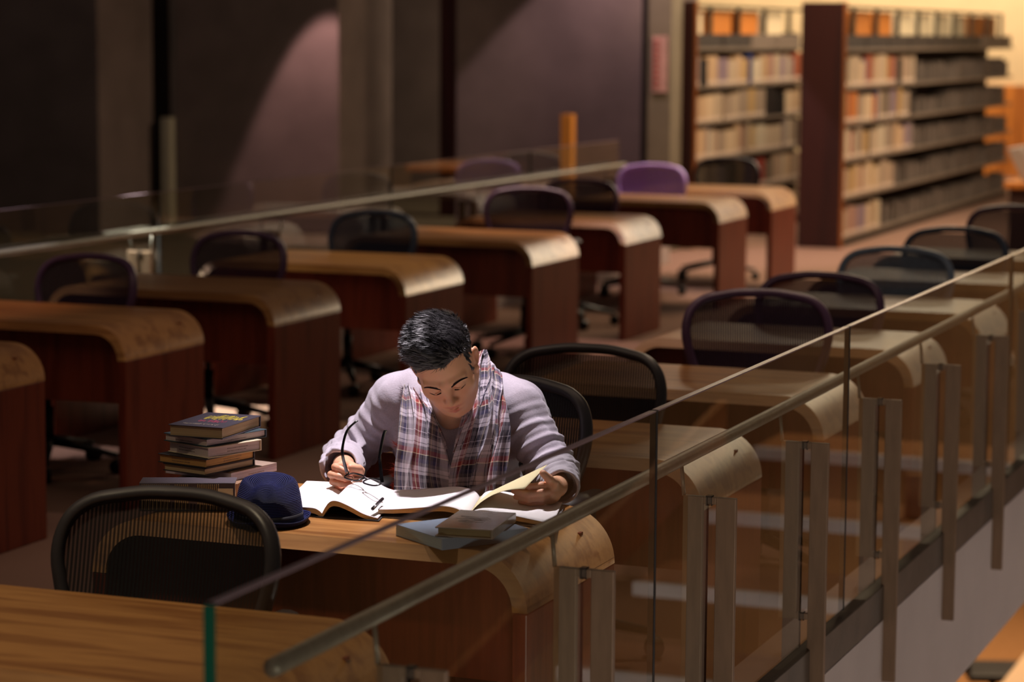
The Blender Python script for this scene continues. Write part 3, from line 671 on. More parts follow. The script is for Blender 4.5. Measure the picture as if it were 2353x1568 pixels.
# left hand (right in the picture) holding the turned page
wl = np.array((-2.118, 5.668, .773)); K = [(-2.108, 5.580, .793), (-2.104, 5.578, .779), (-2.105, 5.582, .766), (-2.108, 5.590, .754)]
for q, w in zip(K, (.0130, .013, .0125, .0115)): body.append(cap(wl+(np.array(q)-wl)*.15, q, .018, w, k=.012))
body += [ell((-2.110, 5.610, .773), (.022, .024, .028), k=.015)]
body += finger([K[0], (-2.112, 5.545, .797), (-2.135, 5.522, .796), (-2.158, 5.516, .790)], .0090)
body += finger([K[1], (-2.108, 5.538, .781), (-2.134, 5.510, .780), (-2.168, 5.503, .786)], .0094)
body += finger([K[2], (-2.110, 5.543, .767), (-2.135, 5.514, .765), (-2.164, 5.506, .771)], .0090)
body += finger([K[3], (-2.114, 5.553, .754), (-2.136, 5.530, .752), (-2.158, 5.520, .757)], .0080)
body += [cap((-2.112, 5.630, .785), (-2.094, 5.578, .800), .0165, .0130, k=.012)]+finger([(-2.094, 5.578, .800), (-2.096, 5.550, .814), (-2.104, 5.532, .829)], .0110)
# legs below the desk
for s in (-1, 1):
    hp = (-2.50+s*.085, 6.08, .50); kn = (-2.50+s*.13, 5.74, .515); an = (-2.50+s*.12, 5.80, .09)
    body += [cap(hp, kn, .075, .055, k=.03), cap(kn, an, .052, .036, k=.02), cap(an, (an[0], an[1]-.14, .045), .036, .030, k=.02)]
def skinmat():
    m, nt, b = newmat('skin'); L = nt.links.new
    at = N(nt, 'ShaderNodeVertexColor'); at.layer_name = 'tone'
    nz = N(nt, 'ShaderNodeTexNoise'); nz.inputs['Scale'].default_value = 300; nz.inputs['Detail'].default_value = 3
    n2 = N(nt, 'ShaderNodeTexNoise'); n2.inputs['Scale'].default_value = 22
    hs = N(nt, 'ShaderNodeHueSaturation'); mr = N(nt, 'ShaderNodeMapRange'); mr.inputs['To Min'].default_value = .90; mr.inputs['To Max'].default_value = 1.10
    tc = N(nt, 'ShaderNodeTexCoord'); L(tc.outputs['Object'], nz.inputs['Vector']); L(tc.outputs['Object'], n2.inputs['Vector'])
    L(n2.outputs[0], mr.inputs[0]); L(mr.outputs[0], hs.inputs['Value']); L(at.outputs[0], hs.inputs['Color']); L(hs.outputs[0], b.inputs['Base Color'])
    bp = N(nt, 'ShaderNodeBump'); bp.inputs['Strength'].default_value = .12; bp.inputs['Distance'].default_value = .0006
    L(nz.outputs[0], bp.inputs['Height']); L(bp.outputs[0], b.inputs['Normal'])
    b.inputs['Roughness'].default_value = .46; b.inputs['Specular IOR Level'].default_value = .45
    b.inputs['Subsurface Weight'].default_value = .25; b.inputs['Subsurface Radius'].default_value = (1, .35, .2); b.inputs['Subsurface Scale'].default_value = .005
    return m
axx = axis([(-2.90, -2.70, .005), (-2.70, -2.57, .0018), (-2.57, -2.53, .003), (-2.53, -2.33, .0017), (-2.33, -2.18, .005), (-2.18, -2.07, .0018), (-2.07, -2.0, .006)])
axy = axis([(5.49, 5.64, .0018), (5.64, 5.86, .0020), (5.86, 6.26, .007)])
axz = axis([(0.0, .74, .010), (.74, .84, .0018), (.84, .88, .004), (.88, 1.17, .0018), (1.17, 1.2, .004)])
bV, bF = surf(body, (axx, axy, axz))
skin = skinmat()
bo = npmesh('body', bV-ORG, bF, skin, man)
def paint(o, V):
    q = (V-HC)@Mh; col = np.tile(np.array([*s2l((224, 170, 136))]), (len(V), 1))
    g = lambda c, r: np.exp(-(((q-np.array(c))/np.array(r))**2).sum(1))
    lip = np.clip(g((0, -.09, -.0655), (.019, .02, .0035))*1.5+g((0, -.09, -.0785), (.015, .02, .0052))*1.5, 0, 1)*(q[:, 1] < -.06)
    col = col*(1-lip[:, None]*.75)+np.array(s2l((186, 98, 92)))*lip[:, None]*.75
    for s in (-1, 1):
        ck = g((s*.038, -.07, -.032), (.020, .04, .016))*.35
        col = col*(1-ck[:, None])+np.array(s2l((206, 128, 100)))*ck[:, None]
        ear = g((s*.08, .008, -.003), (.014, .025, .034))*.5
        col = col*(1-ear[:, None])+np.array(s2l((214, 122, 88)))*ear[:, None]
    hand = np.clip((5.60-V[:, 1])/.05, 0, 1)*(V[:, 2] < .84)
    col = col*(1-hand[:, None]*.3)+np.array(s2l((220, 150, 124)))*hand[:, None]*.3
    a = o.data.color_attributes.new('tone', 'FLOAT_COLOR', 'POINT'); c4 = np.concatenate([col, np.ones((len(V), 1))], 1).astype(np.float32)
    a.data.foreach_set('color', c4.ravel())
paint(bo, bV)
dark = PM('hair_dark', s2l((22, 17, 22)), .48, var=.3, scale=60, spec=.7)
def strands(name, P, T, Nn, L, wd, mat, parent, bend=None, seg=4):
    """tapering flat hairs: roots P, directions T, widths across Nn"""
    V = []; F = []; n = len(P)
    T = T/np.linalg.norm(T, axis=1)[:, None]
    for i in range(seg+1):
        t = i/seg; c = P+T*(L*t)[:, None]
        if bend is not None: c = c+bend*((L*t*t)[:, None])
        w = wd*(1-t**2*.92); V.append(c-Nn*w[:, None] if hasattr(w, '__len__') else c-Nn*w); V.append(c+Nn*w[:, None] if hasattr(w, '__len__') else c+Nn*w)
    V = np.stack(V, 1).reshape(-1, 3); k = 2*(seg+1); b = np.arange(n)*k
    for i in range(seg): F.append(np.stack([b+2*i, b+2*i+1, b+2*i+3, b+2*i+2], 1))
    return npmesh(name, V-ORG, np.concatenate(F), mat, parent)
browm = PM('brow_hair', s2l((30, 20, 18)), .9, var=.2, spec=.1)
# brows and lashes
def brow(s):
    n = 260; t = rng.random(n); x = s*(.013+.037*t); z = .0065+.008*np.sin(t*2.2)-.005*t**2+rng.uniform(-.0036, .0036, n)*(1-.55*t)
    y = -.0935+.018*t**1.6-.0; P = np.stack([x, y, z], 1)
    P = HC+P@Mh.T; T = np.stack([s*np.ones(n), .35*np.ones(n), .35-.6*t], 1)@Mh.T
    Nn = np.tile(Mh@np.array([0, 0, 1.]), (n, 1)); return strands('eyebrow', P, T, Nn, rng.uniform(.006, .010, n), np.full(n, .0008), browm, man)
def lash(s):
    n = 46; t = np.linspace(0, 1, n); x = s*(.018+.027*t); y = -.0850-.0025*np.sin(t*math.pi)+.0080*t**2; z = -.0112-.0020*np.sin(t*math.pi)+.002*t
    P = HC+np.stack([x, y, z], 1)@Mh.T; T = np.stack([s*(t-.3), -np.ones(n)*.8, -np.ones(n)*.9], 1)@Mh.T
    Nn = np.tile(Mh@np.array([1., 0, 0]), (n, 1)); return strands('eyelashes', P, T, Nn, np.full(n, .0036), np.full(n, .0005), browm, man)
for s in (-1, 1): brow(s); lash(s)
# hair: close cap at the sides, long swept top, then thousands of strands
HCAP = [((0, .016, .042), (.079, .096, .086)), ((-.002, -.014, .086), (.066, .080, .050)), ((-.006, -.044, .096), (.048, .044, .030)), ((0, -.020, -.016), (.0725, .074, .084))]
def hairsdf():
    pr = [hell(c, r, k=.02) for c, r in HCAP]
    def post(P, d):
        q = (P-HC)@Mh; x, y, z = q[:, 0], q[:, 1], q[:, 2]
        cut = np.maximum(-(z-(.046+.30*(np.abs(x)/.07)**6*-.06)), y+.020)     # face: keep above the hairline or behind the temples
        line = .077-.016*np.clip((np.abs(x)-.040)/.03, 0, 1)-.075*np.clip((np.abs(x)-.060)/.008, 0, 1)*(y > -.050)
        front = line-z
        back = -(y+.018-.10*np.clip(z-.0, -.05, .05))
        keep = np.minimum(front, -(y-(-.012)))                                # <0 where hair is kept
        low = (-.052+.35*np.clip(.05-y, 0, .06))-z
        keep = np.maximum(keep, low)
        earhole = .030-np.linalg.norm((q-np.array([np.sign(x).mean()*0, .006, -.008]))*np.array([0, 1, .85]), axis=1)
        keep = np.maximum(keep, np.where(np.abs(x) > .05, earhole, -1))
        fade = .010*np.clip((.035-z)/.06, 0, 1)
        nz = .0016*np.sin(x*420+z*160)*np.cos(y*330+z*90)
        return np.maximum(d+fade*.15+nz, keep)
    return pr, post
pr, post = hairsdf()
c0 = HC+Mh@np.array([0, 0, .04])
hV, hF = surf(pr, tuple(np.arange(c0[i]-.145, c0[i]+.145, .0022) for i in range(3)), post)
hair = npmesh('hair', hV-ORG, hF, dark, man)
q = (hV-HC)@Mh
n_ = 24000
# vertex normals
fn = np.cross(hV[hF[:, 1]]-hV[hF[:, 0]], hV[hF[:, 3]]-hV[hF[:, 0]]); vn = np.zeros_like(hV)
for i in range(4): np.add.at(vn, hF[:, i], fn)
vn /= np.maximum(np.linalg.norm(vn, axis=1), 1e-12)[:, None]
if ((hV-hV.mean(0))*vn).sum() < 0: vn = -vn
sel = rng.integers(0, len(hV), n_); P = hV[sel]; nn = vn[sel]; ql = q[sel]
top = np.clip((ql[:, 2]-.045)/.04, 0, 1)
sweep = np.stack([-.60*np.ones(n_), -.10+.35*np.clip((-ql[:, 1]-.03)/.04, 0, 1), .45*np.ones(n_)], 1)
side = np.stack([np.zeros(n_), .7*np.ones(n_), -.7*np.ones(n_)], 1)
lk = np.stack([np.sin(ql[:, 0]*120+ql[:, 2]*90), np.sin(ql[:, 1]*130+ql[:, 0]*70+1)+.6*np.sin(ql[:, 1]*310), np.sin(ql[:, 2]*120+ql[:, 1]*160+2)], 1)
rd = rng.normal(0, .12, (n_, 3))+.32*lk
D_ = (sweep*top[:, None]+side*(1-top[:, None])+rd)@Mh.T+nn*(.55+.35*top)[:, None]
Lh = (.006+.017*top)*rng.uniform(.6, 1.3, n_)*np.where(ql[:, 1] < -.04, 1.15, 1)
Wn = np.cross(D_, nn); Wn /= np.maximum(np.linalg.norm(Wn, axis=1), 1e-9)[:, None]
strands('hair_strands', P-nn*.002, D_, Wn, Lh, np.full(n_, .00055)+.0003*top, dark, hair, bend=(np.stack([-.30*np.ones(n_), 0*top, 0*top], 1)@Mh.T)*top[:, None]-nn*.25)
# ------------------------------------------------------------------ clothes
def foldpost(P, d):
    x, y, z = P[:, 0], P[:, 1], P[:, 2]
    out = d.copy()
    for (sh, elb, wr_, sg) in (((-2.672, 5.945, .912), (-2.800, 5.905, .748), (-2.700, 5.668, .782), 1), ((-2.330, 5.94, .912), (-2.215, 5.905, .752), (-2.118, 5.668, .773), -1)):
        a = np.array(sh); b = np.array(elb); t = ((P-a)@(b-a))/((b-a)@(b-a)); w = np.exp(-((t-.75)/.55)**2)*np.clip((np.abs(x+2.5)-.13)/.05, 0, 1)
        ph = t*30+9*(y-5.9)*sg*3+6*(z-.8)
        out += w*(.0034*np.sin(ph)+.0022*np.sin(ph*1.9+1.3+20*(y-5.8)))
        c = np.array(wr_); t2 = ((P-b)@(c-b))/((c-b)@(c-b)); w2 = np.exp(-((t2-.45)/.5)**2)*np.clip((np.abs(x+2.5)-.17)/.05, 0, 1)
        out += w2*(.0030*np.sin(t2*34+8*(x+2.5))+.0018*np.sin(t2*61+z*60))
    tw = np.clip((.16-np.abs(x+2.5))/.05, 0, 1)
    out += tw*(.0028*np.sin(60*(x+2.5)+45*(z-.85))+.0022*np.sin(38*(x+2.5)-70*(z-.8)))
    return out
shirt = [cap((-2.668, 5.94, .918), (-2.337, 5.94, .918), .066, .066, k=.05), cap((-2.60, 5.955, .958), (-2.40, 5.955, .958), .052, .052, k=.05),
    ell((-2.505, 5.950, .815), (.178, .118, .135), rotm([1, 0, 0], R(18)), k=.05), ell((-2.50, 6.02, .65), (.165, .115, .16), k=.05), ell((-2.50, 6.09, .53), (.185, .13, .09), k=.04)]
for (sh, elb, wr_, r2) in (((-2.672, 5.945, .912), (-2.805, 5.905, .756), (-2.722, 5.700, .772), .052), ((-2.330, 5.94, .912), (-2.212, 5.905, .760), (-2.113, 5.690, .770), .043)):
    shirt += [cap(sh, elb, .068, .056, k=.035), cap(elb, wr_, .056, r2, k=.03)]
for (elb, wr_, r2) in (((-2.805, 5.905, .756), (-2.722, 5.700, .772), .044), ((-2.212, 5.905, .760), (-2.113, 5.690, .770), .036)):
    e = np.array(elb); w_ = np.array(wr_); dd = unit(w_-e)
    shirt += [cap(w_+dd*(r2+.012), w_-dd*.06, r2+.004, r2-.004, k=.003, op='-')]
    shirt[-1].cut = (w_+dd*.012, dd)
shirt += [ell((-2.478, 5.875, .985), (.062, .070, .062), k=.008, op='-'), cap((-2.466, 5.845, .955), (-2.441, 5.792, .872), .046, .007, k=.006, op='-')]
def shirtpost(P, d):
    d = foldpost(P, d)
    for wr_, elb, off in (((-2.722, 5.700, .772), (-2.805, 5.905, .756), .012), ((-2.113, 5.690, .770), (-2.212, 5.905, .760), .010)):
        w_ = np.array(wr_); dd = unit(w_-np.array(elb)); nearb = np.linalg.norm(P-w_, axis=1) < .13
        d = np.where(nearb, np.maximum(d, (P-w_)@dd-off), d)
    return d
sx = axis([(-2.93, -2.0, .0030)]); sy = axis([(5.62, 6.10, .0030), (6.10, 6.26, .006)]); sz_ = axis([(.46, .70, .007), (.70, 1.03, .0030)])
sV, sF = surf(shirt, (sx, sy, sz_), shirtpost); sV = smooth_mesh(sV, sF, 1, .4)
knit = PM('grey_jersey', s2l((180, 172, 182)), .92, var=.07, scale=260, bump=.25, spec=.15, sheen=.25, detail=2)
npmesh('jersey_top', sV-ORG, sF, knit, man, label='pale grey long-sleeved jersey top')
tr = []
for s in (-1, 1):
    hp = (-2.50+s*.085, 6.08, .50); kn = (-2.50+s*.13, 5.74, .515); an = (-2.50+s*.12, 5.80, .10)
    tr += [cap(hp, kn, .086, .066, k=.03), cap(kn, an, .063, .050, k=.02)]
tr += [ell((-2.50, 6.11, .51), (.182, .130, .085), k=.03)]
tV, tF = surf(tr, (axis([(-2.80, -2.20, .008)]), axis([(5.60, 6.30, .008)]), axis([(.07, .66, .008)])))
npmesh('trousers', tV-ORG, tF, PM('dark_denim', s2l((38, 42, 56)), .85, var=.15, scale=40, bump=.2), man)
for s in (-1, 1):
    sV2, sF2 = surf([cap((-2.50+s*.12, 5.84, .055), (-2.50+s*.12, 5.64, .045), .048, .040, k=.02), cap((-2.50+s*.12, 5.81, .06), (-2.50+s*.12, 5.81, .13), .046, .044, k=.02)],
        (axis([(-2.70, -2.30, .006)]), axis([(5.56, 5.93, .006)]), axis([(.0, .16, .006)])), lambda P, d: np.maximum(d, .004-P[:, 2]))
    npmesh('shoe', sV2-ORG, sF2, PM('shoe_black', s2l((24, 22, 22)), .45, var=.1), man)

# ------------------------------------------------------------------ plaid scarf
def plaid():
    m, nt, b = newmat('plaid_cloth'); L = nt.links.new
    uv = N(nt, 'ShaderNodeUVMap'); uv.uv_map = 'UVMap'; sp = N(nt, 'ShaderNodeSeparateXYZ'); L(uv.outputs[0], sp.inputs[0])
    lt = s2l((204, 194, 204)); dk = s2l((52, 46, 58)); gy = s2l((112, 104, 112)); rd = s2l((140, 54, 50)); nv = s2l((62, 58, 92)); cr_ = s2l((222, 208, 176)); bk = s2l((24, 20, 24))
    warp = [(0, lt), (.10, bk), (.115, lt), (.17, rd), (.25, cr_), (.265, rd), (.33, lt), (.345, gy), (.40, bk), (.415, gy), (.50, dk), (.56, lt), (.575, dk), (.64, gy), (.68, cr_), (.695, gy), (.76, nv), (.82, lt), (.835, gy), (.90, lt)]
    weft = [(0, dk), (.09, lt), (.105, dk), (.16, gy), (.20, lt), (.30, bk), (.31, lt), (.36, gy), (.42, rd), (.50, cr_), (.512, dk), (.57, bk), (.585, nv), (.66, gy), (.72, lt), (.80, gy), (.815, lt), (.87, dk), (.93, gy)]
    outs = []
    for ch, stops, per in (('X', warp, .125), ('Y', weft, .150)):
        mu = N(nt, 'ShaderNodeMath', operation='DIVIDE'); mu.inputs[1].default_value = per; fr = N(nt, 'ShaderNodeMath', operation='FRACT')
        ramp = N(nt, 'ShaderNodeValToRGB'); ramp.color_ramp.interpolation = 'CONSTANT'; e = ramp.color_ramp.elements
        while len(e) > 1: e.remove(e[-1])
        e[0].position = 0; e[0].color = (*stops[0][1], 1)
        for p, c in stops[1:]: n = e.new(p); n.color = (*c, 1)
        L(sp.outputs[ch], mu.inputs[0]); L(mu.outputs[0], fr.inputs[0]); L(fr.outputs[0], ramp.inputs[0]); outs.append(ramp.outputs[0])
    ad = N(nt, 'ShaderNodeMath', operation='ADD'); L(sp.outputs['X'], ad.inputs[0]); L(sp.outputs['Y'], ad.inputs[1])
    m1 = N(nt, 'ShaderNodeMath', operation='MULTIPLY'); m1.inputs[1].default_value = 2*math.pi/.0030; L(ad.outputs[0], m1.inputs[0])
    sn = N(nt, 'ShaderNodeMath', operation='SINE'); L(m1.outputs[0], sn.inputs[0])
    mr = N(nt, 'ShaderNodeMapRange'); mr.inputs['From Min'].default_value = -1; mr.inputs['To Min'].default_value = .2; mr.inputs['To Max'].default_value = .8; L(sn.outputs[0], mr.inputs[0])
    mx = N(nt, 'ShaderNodeMix', data_type='RGBA'); L(mr.outputs[0], mx.inputs[0]); L(outs[0], mx.inputs[6]); L(outs[1], mx.inputs[7]); L(mx.outputs[2], b.inputs['Base Color'])
    bp = N(nt, 'ShaderNodeBump'); bp.inputs['Strength'].default_value = .3; bp.inputs['Distance'].default_value = .0006; L(sn.outputs[0], bp.inputs['Height']); L(bp.outputs[0], b.inputs['Normal'])
    b.inputs['Roughness'].default_value = .9; b.inputs['Specular IOR Level'].default_value = .15; b.inputs['Sheen Weight'].default_value = .2
    return m
PL = plaid()
def gridmesh(name, G, UV, mat, parent, solid=.0016, org=ORG, **k):
    G = np.asarray(G); a, b = G.shape[:2]; V = G.reshape(-1, 3)-org
    i, j = np.meshgrid(np.arange(a-1), np.arange(b-1), indexing='ij'); s = (i*b+j).ravel()
    F = np.stack([s, s+b, s+b+1, s+1], 1); o = npmesh(name, V, F, mat, parent, **k)
    uvl = o.data.uv_layers.new(name='UVMap'); li = np.zeros(len(o.data.loops), np.int32); o.data.loops.foreach_get('vertex_index', li)
    uvl.data.foreach_set('uv', np.asarray(UV).reshape(-1, 2)[li].astype(np.float32).ravel())
    if solid: md = o.modifiers.new('solid', 'SOLIDIFY'); md.thickness = solid; md.offset = 0
    return o
FWD = unit(-_f)
def ribbon(name, Lp, Rp, amp, nf, ph, bulge, mat, parent, cloth_w=None, v0=0, u0=0, nu=64, nv=90, slip=3.0, **k):
    Lp = np.array(smoothpts(Lp, 12)); Rp = np.array(smoothpts(Rp, 12)); n = min(len(Lp), len(Rp))
    ti = np.linspace(0, n-1, nv); L_ = np.array([[np.interp(t, np.arange(n), Lp[:n, c]) for c in range(3)] for t in ti]); R_ = np.array([[np.interp(t, np.arange(n), Rp[:n, c]) for c in range(3)] for t in ti])
    mid = (L_+R_)/2; ln = np.concatenate([[0], np.cumsum(np.linalg.norm(np.diff(mid, axis=0), axis=1))])
    G = np.zeros((nv, nu, 3)); UV = np.zeros((nv, nu, 2)); u = np.linspace(0, 1, nu)
    for i in range(nv):
        t = i/(nv-1); A = L_[i]; B_ = R_[i]; w = B_-A; tn = unit(mid[min(i+1, nv-1)]-mid[max(i-1, 0)]); nm = unit(np.cross(unit(w), tn)); nm = nm if nm@FWD > 0 else -nm
        wl_ = np.linalg.norm(w); p = 2*math.pi*nf*u+ph+slip*t+.9*np.sin(2*t*3+u*5)
        f = amp*(np.sin(p)+.45*np.sin(2.3*p+1+2*t)+.15*np.sin(5.1*p)); env = np.sin(np.pi*np.clip(u, .0, 1))**.35
        G[i] = A+np.outer(u, w)+np.outer(.55*amp*np.cos(p)*env, unit(w))+np.outer(f*env+bulge*np.sin(np.pi*u)**.7, nm)
        seg = np.linalg.norm(np.diff(G[i], axis=0), axis=1); UV[i, :, 0] = u0+np.concatenate([[0], np.cumsum(seg)])*1.0-wl_*.5*0; UV[i, :, 1] = v0+ln[i]
    return gridmesh(name, G, UV, mat, parent, **k), G
scarf = empty('scarf', (0, 0, 0)); scarf.parent = man; scarf.location = (0, 0, 0)
ribbon('neck_wrap', [(-2.4441, 5.9200, 1.0567), (-2.4467, 5.8800, 1.0183), (-2.4326, 5.8350, 0.9685), (-2.4291, 5.8100, 0.9160), (-2.4370, 5.7950, 0.8615), (-2.4471, 5.7850, 0.8118)],
       [(-2.4524, 5.9700, 1.0470), (-2.3977, 5.9500, 1.0147), (-2.3604, 5.9000, 0.9846), (-2.3385, 5.8400, 0.9510), (-2.3519, 5.8000, 0.8943), (-2.3652, 5.7750, 0.8357), (-2.3846, 5.7650, 0.7857)], .0060, 3.2, .6, .020, PL, scarf, v0=.3, nv=100, label='upper loop of the scarf, white and blue checks')
ribbon('neck_wrap', [(-2.6392, 5.9300, 0.9611), (-2.6132, 5.8800, 0.9233), (-2.5656, 5.8200, 0.8664), (-2.5114, 5.7800, 0.8082), (-2.4783, 5.7600, 0.7518)],
       [(-2.5975, 5.9200, 0.9843), (-2.5465, 5.8600, 0.9358), (-2.5126, 5.8300, 0.8944), (-2.4796, 5.8100, 0.8452), (-2.4496, 5.7800, 0.7843)], .0045, 2.2, 2.0, .012, PL, scarf, v0=.62, u0=.05)
P1o, P1G = ribbon('hanging_end', [(-2.6211, 5.8700, 0.9642), (-2.6128, 5.8350, 0.9295), (-2.6020, 5.8000, 0.8839), (-2.5956, 5.7750, 0.8315), (-2.5962, 5.7600, 0.7772), (-2.5885, 5.7350, 0.7118)],
       [(-2.5915, 5.8700, 0.9545), (-2.5251, 5.8250, 0.9135), (-2.4856, 5.7900, 0.8647), (-2.4554, 5.7650, 0.8143), (-2.4299, 5.7450, 0.7633), (-2.4091, 5.7300, 0.7171)], .0062, 2.6, .3, .014, PL, scarf, v0=.02, u0=.45, label='left hanging end of the scarf, grey and black with red')
P2o, P2G = ribbon('hanging_end', [(-2.4143, 5.8200, 0.9660), (-2.4076, 5.7900, 0.9201), (-2.4193, 5.7700, 0.8664), (-2.4319, 5.7550, 0.8119), (-2.4374, 5.7400, 0.7636), (-2.4353, 5.7300, 0.7129)],
       [(-2.3572, 5.8800, 0.9839), (-2.3242, 5.8400, 0.9463), (-2.3000, 5.8100, 0.8962), (-2.2917, 5.7900, 0.8384), (-2.2928, 5.7700, 0.7802), (-2.2951, 5.7500, 0.7222)], .0078, 3.1, 1.7, .018, PL, scarf, v0=.17, u0=.0, label='right hanging end of the scarf, red white and navy')
ribbon('neck_wrap', [(-2.6525, 5.9600, 0.9623), (-2.6118, 6.0100, 0.9791), (-2.5516, 6.0300, 1.0114), (-2.4791, 5.9900, 1.0432), (-2.4345, 5.9500, 1.0537)],
       [(-2.6429, 5.9300, 0.9378), (-2.5987, 5.9800, 0.9396), (-2.5387, 6.0000, 0.9637), (-2.4583, 5.9700, 0.9837), (-2.3890, 5.9200, 0.9826)], .005, 2, 0, .02, PL, scarf, v0=.5)
ribbon('fold_edge', [(-2.3897, 5.9000, 1.0326), (-2.3668, 5.8500, 0.9929), (-2.3598, 5.8100, 0.9426), (-2.3421, 5.7850, 0.8804), (-2.3452, 5.7700, 0.8211)],
       [(-2.3758, 5.9200, 0.9924), (-2.3467, 5.8600, 0.9647), (-2.3208, 5.8200, 0.9157), (-2.3219, 5.8000, 0.8572), (-2.3274, 5.7850, 0.8033)], .0045, 1.6, 1.1, .012, PL, scarf, v0=.8, u0=.32)
fr_ = MB()
def fringe(pts, dirs, n, L0, mat, cname, parent):
    P = []; T = []
    pts = np.array(pts); 
    for _ in range(n):
        t = rng.random()*(len(pts)-1); i = int(t); P.append(pts[i]*(1-t+i)+pts[min(i+1, len(pts)-1)]*(t-i)); T.append(np.array(dirs)+rng.normal(0, .5, 3))
    P = np.array(P); T = np.array(T); Nn = np.tile(np.array([.3, 0, 1.]), (n, 1))
    return strands(cname, P, T, Nn, rng.uniform(.4, 1.2, n)*L0, np.full(n, .00045), mat, parent, bend=rng.normal(0, .4, (n, 3)))
thr = PM('scarf_thread', s2l((176, 164, 172)), .9, var=.3, scale=30); thr2 = PM('scarf_thread_red', s2l((170, 76, 66)), .9, var=.2, scale=30)
fringe(P1G[2:20, 0], (-1, -.2, .3), 130, .013, thr, 'fringe', P1o)
fringe(P1G[22:60, 0], (-1, -.3, .1), 110, .010, thr, 'fringe', P1o)
fringe(P1G[52:58, 0], (-1, -.3, .5), 30, .018, thr2, 'fringe', P1o)
fringe(P1G[70:88, 0], (-1, -.3, -.2), 90, .015, thr2, 'fringe', P1o)

# ------------------------------------------------------------------ spectacles in his hand
sp = empty('spectacles', (-2.56, 5.48, .79), label='black-framed spectacles held by the man in the hand nearest the hat', cat='glasses')
SO = np.array([-2.56, 5.48, .79]); acet = PM('black_acetate', s2l((16, 14, 18)), .18, var=.1, spec=.8)
c1, c2 = np.array((-2.5895, 5.500, .7905)), np.array((-2.5265, 5.474, .7865))
ax_ = unit(c2-c1); bx = unit(np.array([.12, .80, .22])-ax_*np.dot(ax_, [.12, .80, .22]))
def rim(c):
    pts = []
    for i in range(36):
        a = 2*math.pi*i/36; q = 3.0; ca, sa = math.cos(a), math.sin(a)
        pts.append(c-SO+ax_*.0265*np.sign(ca)*abs(ca)**(2/q)+bx*.0165*np.sign(sa)*abs(sa)**(2/q))
    return pts
lensg = glass('lens_glass', (.97, .97, .98))
for c in (c1, c2):
    r_ = MB().tube(rim(c), .0022, 8, closed=True).build('rim', acet, sp)
    rp = rim(c); MB().add(rp+[p+np.cross(ax_, bx)*.0012 for p in rp], [tuple(range(36)), tuple(range(71, 35, -1))]+[(i, (i+1) % 36, 36+(i+1) % 36, 36+i) for i in range(36)]).build('lens', lensg, r_)
MB().tube([c1-SO+ax_*.026+bx*.005, (c1+c2)/2-SO+bx*.008, c2-SO-ax_*.026+bx*.005], .0024, 8).build('bridge', acet, sp)
def temple(pts, w):
    pts = smoothpts([np.array(p)-SO for p in pts], 6); n = len(pts)
    m = MB(); V = []; wv = unit(np.array([.93, .37, 0])); tv = unit(np.array([-.37, .93, 0]))
    for i, p in enumerate(pts):
        ww = w*(.75+.6*abs(i/n-.55)); 
        for a, b in ((-1, -1), (1, -1), (1, 1), (-1, 1)): V.append(p+wv*ww*a+tv*.0011*b)
    F = [(0, 1, 2, 3), (4*n-1, 4*n-2, 4*n-3, 4*n-4)]
    for i in range(n-1):
        for j in range(4): F.append((4*i+j, 4*i+(j+1) % 4, 4*i+4+(j+1) % 4, 4*i+4+j))
    m.add(V, F, True); m.build('temple', acet, sp)
temple([c1-ax_*.029+bx*.004, (-2.6195, 5.500, .835), (-2.621, 5.500, .863), (-2.614, 5.512, .903), (-2.596, 5.530, .926)], .0042)
temple([c2+ax_*.029+bx*.004, (-2.509, 5.478, .828), (-2.511, 5.480, .855), (-2.507, 5.490, .897), (-2.502, 5.494, .914)], .0042)
# ------------------------------------------------------------------ things on the desk
white_page = PM('white_paper', s2l((240, 234, 236)), .75, var=.015, scale=6, spec=.2)
yell_page = PM('yellow_paper', s2l((228, 214, 172)), .75, var=.03, scale=6, spec=.2)
def pageedge(name, c, c2, fr=900):
    if name in _M: return _M[name]
    m, nt, b = newmat(name); L = nt.links.new; tc = N(nt, 'ShaderNodeTexCoord'); mp = N(nt, 'ShaderNodeMapping'); mp.inputs['Scale'].default_value = (4, 4, fr)
    nz = N(nt, 'ShaderNodeTexNoise'); nz.inputs['Scale'].default_value = 1; cr = N(nt, 'ShaderNodeValToRGB'); cr.color_ramp.elements[0].position = .35; cr.color_ramp.elements[1].position = .65
    cr.color_ramp.elements[0].color = (*c, 1); cr.color_ramp.elements[1].color = (*c2, 1)
    L(tc.outputs['Object'], mp.inputs[0]); L(mp.outputs[0], nz.inputs['Vector']); L(nz.outputs[0], cr.inputs[0]); L(cr.outputs[0], b.inputs['Base Color']); b.inputs['Roughness'].default_value = .85
    _M[name] = m; return m
ecream = pageedge('cream_edges', s2l((176, 148, 110)), s2l((206, 180, 140))); ewhite = pageedge('white_edges', s2l((196, 176, 168)), s2l((226, 208, 202)))
eyell = pageedge('ochre_edges', s2l((176, 128, 70)), s2l((204, 156, 92))); elil = pageedge('lilac_edges', s2l((196, 186, 206)), s2l((230, 222, 236)), 500)
ebrown = pageedge('brown_edges', s2l((150, 120, 92)), s2l((176, 144, 112)))
ink2 = PM('stamp_ink', s2l((112, 94, 84)), .8, var=.2)
ink = PM('faded_ink', s2l((70, 58, 54)), .8, var=.2)
